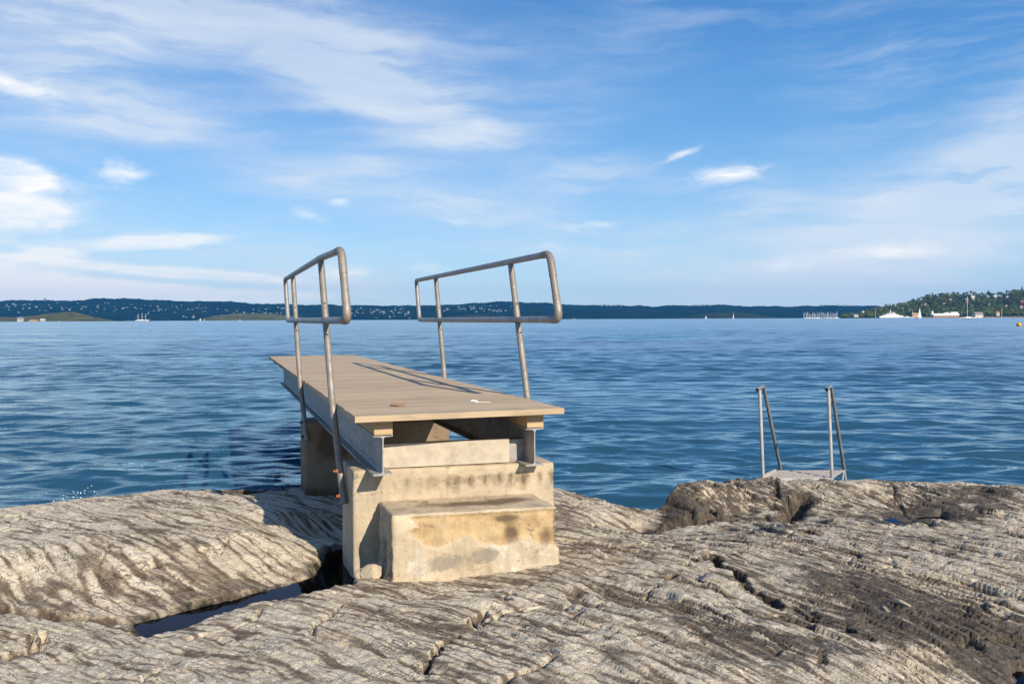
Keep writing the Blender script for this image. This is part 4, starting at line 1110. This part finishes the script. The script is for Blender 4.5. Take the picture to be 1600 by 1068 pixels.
slab(2,5,2.4,4.6,7.81,9,2).build('funnel', M['white'], e)

def motor(px, Y, Lh, label, rz=0.0):
    p = PY(px, HOR, Y); e = empty('motor_boat', (p.x, Y, 0), rz); tag(e, label, 'motorboat')
    hull_mb(Lh, Lh*.3, Lh*.11).build('hull', M['white'], e)
    b = MB(); s = Lh
    b.add([(-.3*s,-.1*s,.1*s),(.2*s,-.1*s,.1*s),(.2*s,.1*s,.1*s),(-.3*s,.1*s,.1*s),(-.26*s,-.09*s,.23*s),(.06*s,-.09*s,.23*s),(.06*s,.09*s,.23*s),(-.26*s,.09*s,.23*s)], [(0,3,2,1),(4,5,6,7),(0,1,5,4),(1,2,6,5),(2,3,7,6),(3,0,4,7)])
    b.build('cabin', M['white'], e)
    b = MB(); b.box(-.2*s, .05*s, -.103*s, .103*s, .15*s, .19*s); b.build('window', M['glass'], e)
    return e
motor(1418, 2370, 23, 'white motor yacht just right of the ferry'); motor(1424, 2340, 12, 'small white motor boat between motor yacht and ochre shed')
motor(1530.5, 1500, 8, 'small white motor boat right of the large yacht'); motor(375, 4000, 13, 'small white boat under the second low island')
motor(92, 2600, 6, 'small white boat below the scrubby island hump'); motor(29, 2600, 6, 'small white boat below the two storey house')
motor(897, 3900, 12, 'tiny white boat on the far water right of the tall handrail')

# marina
def marina_mesh(mast):
    b = hull_mb(10, 3, 1.15); b.box(-2, 2, -.8, .8, 1.0, 1.7); b.tube([(.6,0,1),(.6,0,mast)], .30, 6); b.tube([(.4,0,2),(-3.4,0,1.9)], .22, 6)
    me = bpy.data.meshes.new('moored_yacht'); me.from_pydata(b.v, [], b.f); me.materials.append(M['white']); return me
mm = [marina_mesh(h) for h in (11, 13, 15, 17)]
mr = np.random.default_rng(5)
for i in range(40):
    px = 1256 + 52.5 * (i + mr.uniform(-.3, .3)) / 39; Y = 2050 + mr.uniform(-40, 120); p = PY(px, HOR, Y)
    o = link(bpy.data.objects.new('moored_yacht', mm[int(mr.choice([0, 1, 1, 2, 2, 3]))])); o.location = (p.x, Y, 0); o.rotation_euler = (0, 0, float(mr.uniform(-.6, .6) + (math.pi if mr.random() < .5 else 0)))
    tag(o, 'white yacht moored in the crowded marina off the tip of the headland', 'sailboat', 'yachts moored in the marina')
p = PY(1282, HOR, 2180); e = empty('floating_jetty', (p.x, 2180, 0)); tag(e, 'long low jetty behind the moored yachts', 'jetty')
b = MB(); b.box(-45, 45, -1.5, 1.5, -.3, .7); b.build('pontoon', M['stone'], e)
for x in (-40, -20, 0, 20, 40):
    b = MB(); b.tube([(x, 0, -1), (x, 0, 3.2)], .3, 8); b.build('pile', M['stone'], e)

# buoy
p = P(1592, 509.6, 0); e = empty('mooring_buoy', (p.x, p.y, 0)); tag(e, 'round yellow mooring buoy floating at the right edge', 'buoy')
bm = bmesh.new(); bmesh.ops.create_uvsphere(bm, u_segments=24, v_segments=16, radius=.42 * p.y / 153)
me = bpy.data.meshes.new('float'); bm.to_mesh(me); bm.free(); me.materials.append(M['yellow']); me.polygons.foreach_set('use_smooth', [True] * len(me.polygons))
fo = link(bpy.data.objects.new('float', me), e); fo.location = (0, 0, .28)
b = MB(); b.tube(fillet([(-.09, 0, .66), (-.09, 0, .86), (.09, 0, .86), (.09, 0, .66)], .05, 4), .025, 8); b.build('lifting_eye', M['tube2'], e)

# ---- wood on the headland
def crown_quads(r_, n, rad, h, cone, leaf):
    """n leaf clumps in a crown of radius rad and height h"""
    u = r_.normal(size=(n, 3)); u /= np.linalg.norm(u, axis=1, keepdims=True)
    rr = r_.uniform(.45, 1, n) ** .6
    if cone:
        z = r_.uniform(0, 1, n) ** 1.3; a = r_.uniform(0, 6.28, n); rd = rad * (1 - z) * r_.uniform(.5, 1.1, n) + .15
        c = np.stack([rd * np.cos(a), rd * np.sin(a), h * .1 + h * .9 * z], 1)
    else:
        lob = r_.normal(size=(5, 3)) * np.array([.45, .45, .32]); li = r_.integers(0, 5, n)
        c = (u * rr[:, None] * .62 + lob[li]) * np.array([rad, rad, h * .45]) + np.array([0, 0, h * .6])
    e1 = r_.normal(size=(n, 3)); e1 /= np.linalg.norm(e1, axis=1, keepdims=True)
    e2 = np.cross(e1, r_.normal(size=(n, 3))); e2 /= np.linalg.norm(e2, axis=1, keepdims=True)
    s = (leaf * r_.uniform(.6, 1.3, n))[:, None]
    q = np.stack([c - e1*s - e2*s*.7, c + e1*s - e2*s*.7, c + e1*s*.8 + e2*s*.7, c - e1*s*.7 + e2*s], 1)
    return q
def quads_mesh(name, Q, mat):
    n = len(Q) * 4; me = bpy.data.meshes.new(name)
    me.vertices.add(n); me.vertices.foreach_set('co', Q.reshape(-1).astype(np.float32))
    me.loops.add(n); me.loops.foreach_set('vertex_index', np.arange(n, dtype=np.int32))
    me.polygons.add(len(Q)); me.polygons.foreach_set('loop_start', np.arange(0, n, 4, dtype=np.int32))
    me.update(calc_edges=True); me.materials.append(mat); return me
tr = np.random.default_rng(17)
def tree_ok(px, t, hpx, q):
    dy = (HC - q[2]) / q[1] * F; py = HOR + dy - ROLL * (px - 800)
    for (hx, hy, w, h) in taken:
        if abs(px - hx) < w / 2 + 2.0 and py - hpx < hy + h * .3 and py > hy - h * .2: return False
    return True
sets = {'leaf': [], 'leaf2': [], 'needle': []}
cnt = 0
while cnt < 1750:
    px = float(tr.uniform(1303, 1770)); t = float(tr.uniform(.03, 1.04))
    X, Y, Z = (float(v) for v in HEAD.at(px, t))
    if Z < 1.2: continue
    h = float(tr.uniform(8.5, 15)) * min(1, .62 + (px - 1303) / 80)
    if not tree_ok(px, t, h / Y * F, (X, Y, Z)): continue
    kind = tr.choice(['leaf', 'leaf', 'leaf2', 'needle', 'needle'] if t > .25 else ['leaf', 'leaf2', 'leaf2', 'leaf'])
    if kind == 'needle': Q = crown_quads(tr, 44, h * .34, h * 1.05, False, .9)
    else: Q = crown_quads(tr, 50, h * .50, h, False, 1.1)
    sets[kind].append(Q + np.array([X, Y, Z - h * .08])); cnt += 1
lists = [(k, np.concatenate(v)) for k, v in sets.items()]
me = quads_mesh('headland_wood', np.concatenate([q for _, q in lists]), M['leaf'])
me.materials.append(M['leaf2']); me.materials.append(M['needle'])
mi = np.concatenate([np.full(len(q), i, np.int32) for i, (_, q) in enumerate(lists)]); me.polygons.foreach_set('material_index', mi)
tag(link(bpy.data.objects.new('headland_wood', me)), 'mixed green wood covering the headland behind the moored yachts', 'wood', kind='stuff')
# trees one can tell apart on its skyline and along its shore
def tree_proto(kind, h, seed):
    r_ = np.random.default_rng(seed)
    Q = crown_quads(r_, 150, h * .33, h * .9, seed % 2 == 0, .75) if kind == 'needle' else crown_quads(r_, 170, h * .42, h * .95, False, .85)
    Q[:, :, 2] += h * .10
    b = MB(); b.tube([(0,0,-1),(0.1,0,h*.35),(0,.1,h*.8)], .2, 7, radii=[.32,.22,.06])
    for a in range(5): b.tube([(0,0,h*(.3+.1*a)),(math.cos(a*2.4)*h*.2,math.sin(a*2.4)*h*.2,h*(.42+.1*a))], .1, 5, radii=[.12,.04])
    tm = bpy.data.meshes.new('trunk'); tm.from_pydata(b.v, [], b.f); tm.materials.append(M['trunk'])
    return tm, quads_mesh('crown', Q, M[kind])
protos = {k: [tree_proto(k, h, 40 + i) for i, h in enumerate((11, 13.5))] for k in ('needle', 'leaf', 'leaf2')}
def plant_tree(px, t, kind, label, name, cat, group):
    X, Y, Z = (float(v) for v in HEAD.at(px, t))
    e = empty(name, (X, Y, Z - .4), float(tr.uniform(0, 6))); tag(e, label, cat, group)
    tm, cm = protos[kind][int(tr.integers(0, 2))]
    for nm, m_ in (('trunk', tm), ('crown', cm)): link(bpy.data.objects.new(nm, m_), e)
    e.scale = (float(tr.uniform(.85, 1.15)),) * 2 + (float(tr.uniform(.8, 1.2)),)
for i in range(34):
    px = 1345 + i * 7.6 + float(tr.uniform(-2.5, 2.5))
    if i % 3 == 0: plant_tree(px, .99, 'needle', 'dark conifer rising on the skyline of the wooded headland', 'conifer', 'tree', 'conifers on the headland skyline')
    else: plant_tree(px, .98, 'leaf', 'rounded broadleaf tree on the skyline of the wooded headland', 'broadleaf_tree', 'tree', 'broadleaf trees on the headland skyline')
for i in range(16):
    px = 1508 + i * 6.0 + float(tr.uniform(-2, 2))
    if 1553 < px < 1564 or 1521 < px < 1536: continue
    plant_tree(px, .035 + .03 * float(tr.random()), 'leaf2', 'bright green tree close to the shore below the headland wood', 'shore_tree', 'tree', 'bright trees along the headland shore')

# splash of a wavelet on the left rocks
b = MB(); sr = np.random.default_rng(2); c = P(93, 776, .1)
for i in range(28):
    x, y, z = c.x + sr.normal(0, .16), c.y + .25 + sr.normal(0, .07), abs(sr.normal(0, .05)) + .02
    if i < 9: x = c.x + .04 * i * .4 - .02; z = .02 + i * .013
    r_ = sr.uniform(.003, .008)
    b.add([(x-r_,y,z),(x+r_,y,z),(x,y-r_,z),(x,y+r_,z),(x,y,z-r_),(x,y,z+r_)], [(0,2,5),(2,1,5),(1,3,5),(3,0,5),(2,0,4),(1,2,4),(3,1,4),(0,3,4)])
tag(b.build('water_spray', M['foam'], None), 'small white drops splashing at the edge of the left rocks', 'spray', kind='stuff')

# air
hz, t = new_mat('sea_air')
pv = t.n('ShaderNodeVolumePrincipled', {'Color': (.07, .46, 1.0, 1), 'Density': HAZE, 'Anisotropy': .1})
o_ = t.n('ShaderNodeOutputMaterial'); t.set(o_.inputs['Volume'], pv)
b = MB(); b.box(-9600, 9600, -60, 9600, -4.0, 330); tag(b.build('haze', hz, None), kind='stuff')
#@@END_FAR
# ------------------------------------------------------------------ light, sky, camera
SUN_DIR = Vector((1.0, -1.46, 1.0)).normalized()          # towards the sun
sun = bpy.data.lights.new('sun', 'SUN'); sun.energy = 4.4; sun.angle = R(.53); sun.color = (1, .885, .73)
so = link(bpy.data.objects.new('sun', sun)); so.rotation_euler = (-SUN_DIR).to_track_quat('-Z', 'Y').to_euler()
so.location = (6, -9, 6)

def world():
    w = bpy.data.worlds.new('World'); scn.world = w; w.use_nodes = True
    nt = w.node_tree; nt.nodes.clear(); t = NT(nt)
    sky = t.n('ShaderNodeTexSky', sky_type='NISHITA', sun_disc=False)
    sky.sun_elevation = math.asin(SUN_DIR.z); sky.sun_rotation = math.atan2(SUN_DIR.x, SUN_DIR.y)
    sky.air_density = 1.0; sky.dust_density = .3; sky.ozone_density = 3.0; sky.altitude = 0
    d = t.n('ShaderNodeTexCoord').outputs['Generated']
    sp = t.n('ShaderNodeSeparateXYZ'); t.set(sp.inputs[0], d)
    az = t.m('ARCTAN2', sp.outputs[0], sp.outputs[1]); el = t.m('ARCSINE', sp.outputs[2])
    hs = t.n('ShaderNodeHueSaturation', {'Saturation': 1.12, 'Value': 1.0, 'Hue': .5}); t.set(hs.inputs['Color'], sky)
    blue = t.ramp(t.m('MAXIMUM', el, 0.0), [(0, (.54, .78, .96)), (.06, (.38, .66, .93)), (.14, (.20, .48, .86)), (.24, (.10, .34, .75)), (.37, (.040, .215, .59)), (.8, (.02, .11, .40)), (1.0, (.015, .09, .34))])
    bl_ = t.n('ShaderNodeVectorMath', operation='SCALE'); t.set(bl_.inputs[0], blue); bl_.inputs['Scale'].default_value = k_
    base = t.mix(.72, hs.outputs[0], bl_.outputs[0])
    v = t.n('ShaderNodeCombineXYZ'); t.set(v.inputs[0], az); t.set(v.inputs[1], el)
    vec = v.outputs[0]
    # cirrus texture: long fibres with a slight slant, curdled edges
    warp = t.noise(vec, 5, 4, .6, out=1)
    wv = t.n('ShaderNodeVectorMath', operation='MULTIPLY_ADD'); t.set(wv.inputs[0], warp); wv.inputs[1].default_value = (.09, .06, 0); t.set(wv.inputs[2], vec)
    fib = t.noise(t.mapping(wv.outputs[0], (2.4, 17, 1), (0, 0, R(11))), 2.0, 8, .6)
    puff = t.noise(t.mapping(wv.outputs[0], (6, 19, 1)), 2.2, 10, .68)
    soft = t.noise(t.mapping(vec, (2.2, 4.5, 1), (0, 0, R(-12))), 1.6, 5, .5)
    def blob(px, py, wx, wy, rot, amt):
        dx, dy = unroll(px, py)
        a0 = math.atan2(dx, F); e0 = math.atan2(-dy * math.cos(a0), F)
        sx, sy = wx / F * .9, wy / F * .9
        c, s_ = math.cos(R(rot)), math.sin(R(rot))
        da = t.m('SUBTRACT', az, a0); de = t.m('SUBTRACT', el, e0)
        u = t.m('ADD', t.m('MULTIPLY', da, c / sx), t.m('MULTIPLY', de, s_ / sx))
        w_ = t.m('ADD', t.m('MULTIPLY', da, -s_ / sy), t.m('MULTIPLY', de, c / sy))
        r2 = t.m('ADD', t.m('MULTIPLY', u, u), t.m('MULTIPLY', w_, w_))
        return t.m('MULTIPLY', t.m('EXPONENT', t.m('MULTIPLY', r2, -1.0)), amt)
    def total(lst):
        acc = None
        for bl in lst:
            x = blob(*bl); acc = x if acc is None else t.m('ADD', acc, x)
        return acc
    veil = total([(330,30,480,85,-6,.66),(520,110,260,70,-22,.56),(620,160,160,40,-20,.35),(60,90,190,75,-20,.55),(150,190,220,36,0,.38),(270,190,160,35,0,.28),
                  (620,310,240,45,-10,.55),(880,300,150,70,0,.22),(1560,260,190,64,32,.85),(1420,350,350,56,22,.75),(1350,410,360,36,4,.62),(1230,330,300,55,14,.34),(640,240,260,40,12,.28),(1050,400,380,30,0,.30),
                  (200,420,320,50,0,.28),(1250,455,500,30,0,.35),(60,330,150,70,0,.3),(520,450,260,30,0,.35)])
    cum = total([(20,268,75,20,-10,1.15),(185,268,45,24,-10,.80),(25,335,80,32,0,1.25),(235,378,110,13,5,1.25),(75,392,60,8,-8,.6),(30,436,130,24,-6,1.35),(60,462,200,13,0,1.2),(230,448,120,8,-3,.95),
                 (340,430,150,10,-4,1.15),(400,463,170,11,0,1.3),(120,412,110,7,-6,.8),(530,425,60,16,0,.6),(530,314,26,10,0,.55),(480,335,50,12,-20,.4),(715,350,45,14,-25,.45),(915,352,70,11,0,.6),(665,420,40,12,0,.5),
                 (1145,268,70,18,6,.72),(1062,243,50,8,18,.6),(860,386,40,9,0,.5),(1300,405,200,22,6,.55),(1420,395,60,10,-4,.45),(40,140,110,20,-16,.55),(1010,425,90,8,0,.4)])
    fv = t.m('MULTIPLY', t.m('MULTIPLY', veil, 1.35), t.range(t.m('ADD', t.m('MULTIPLY', fib, .58), t.m('MULTIPLY', soft, .42)), .36, .64, .22, 1.25))
    fc = t.range(t.m('ADD', t.m('MULTIPLY', cum, .85), t.m('MULTIPLY', t.m('SUBTRACT', puff, .5), 2.2)), .14, .74)
    fc = t.m('MULTIPLY', t.m('MULTIPLY', fc, t.range(fib, .34, .56, .38, 1.0)), t.m('MINIMUM', t.m('MULTIPLY', cum, 1.6), 1.0))
    wisp = t.m('MULTIPLY', t.m('MULTIPLY', t.range(fib, .44, .70), t.range(soft, .36, .62)), t.range(el, .0, .42, .52, .32))
    # elsewhere (overhead and behind) a loose field of the same cirrus
    behind = t.m('MULTIPLY', t.range(soft, .5, .7), t.range(el, .38, .6, 0, .30))
    tot = t.m('ADD', t.m('ADD', t.m('MINIMUM', t.m('MULTIPLY', fv, .92), .74), wisp), behind, clamp=True)
    vcol = t.mix(t.range(el, .05, .40), CLOUD_LOW, CLOUD_HIGH)
    col = t.mix(tot, base, vcol)
    col = t.mix(fc, col, CLOUD_CUM)
    # pale belt of moist air along the horizon
    hz = t.m('EXPONENT', t.m('MULTIPLY', t.m('MAXIMUM', el, 0.0), -16.0))
    col = t.mix(t.m('MULTIPLY', hz, .32), col, HORIZ)
    bg = t.n('ShaderNodeBackground', {'Strength': SKY_STR}); t.set(bg.inputs[0], col)
    o = t.n('ShaderNodeOutputWorld'); t.set(o.inputs[0], bg)
SKY_STR = .12
k_ = 1 / SKY_STR / 2 ** EXPO
CLOUD_LOW = (.80 * k_, .88 * k_, .98 * k_); CLOUD_HIGH = (.64 * k_, .74 * k_, .90 * k_); CLOUD_CUM = (1.12 * k_, 1.1 * k_, 1.07 * k_); HORIZ = (.58 * k_, .78 * k_, .97 * k_)
world()

cam = bpy.data.cameras.new('camera'); co = link(bpy.data.objects.new('camera', cam))
cam.sensor_width = 36; cam.lens = F / 1600 * 36; cam.shift_y = -(534 - HOR) / 1600
cam.clip_start = .05; cam.clip_end = 40000
co.matrix_world = Matrix.Translation((0, 0, HC)) @ Matrix.Rotation(ROLL, 4, 'Y') @ Matrix.Rotation(math.pi / 2, 4, 'X')
scn.camera = co
scn.view_settings.view_transform = 'Standard'; scn.view_settings.look = 'None'
scn.view_settings.exposure = EXPO; scn.view_settings.gamma = 1.0
cy_ = scn.cycles
cy_.max_bounces = 6; cy_.diffuse_bounces = 3; cy_.glossy_bounces = 3; cy_.transparent_max_bounces = 6; cy_.volume_bounces = 0
cy_.use_denoising = True
cy_.caustics_reflective = False; cy_.caustics_refractive = False
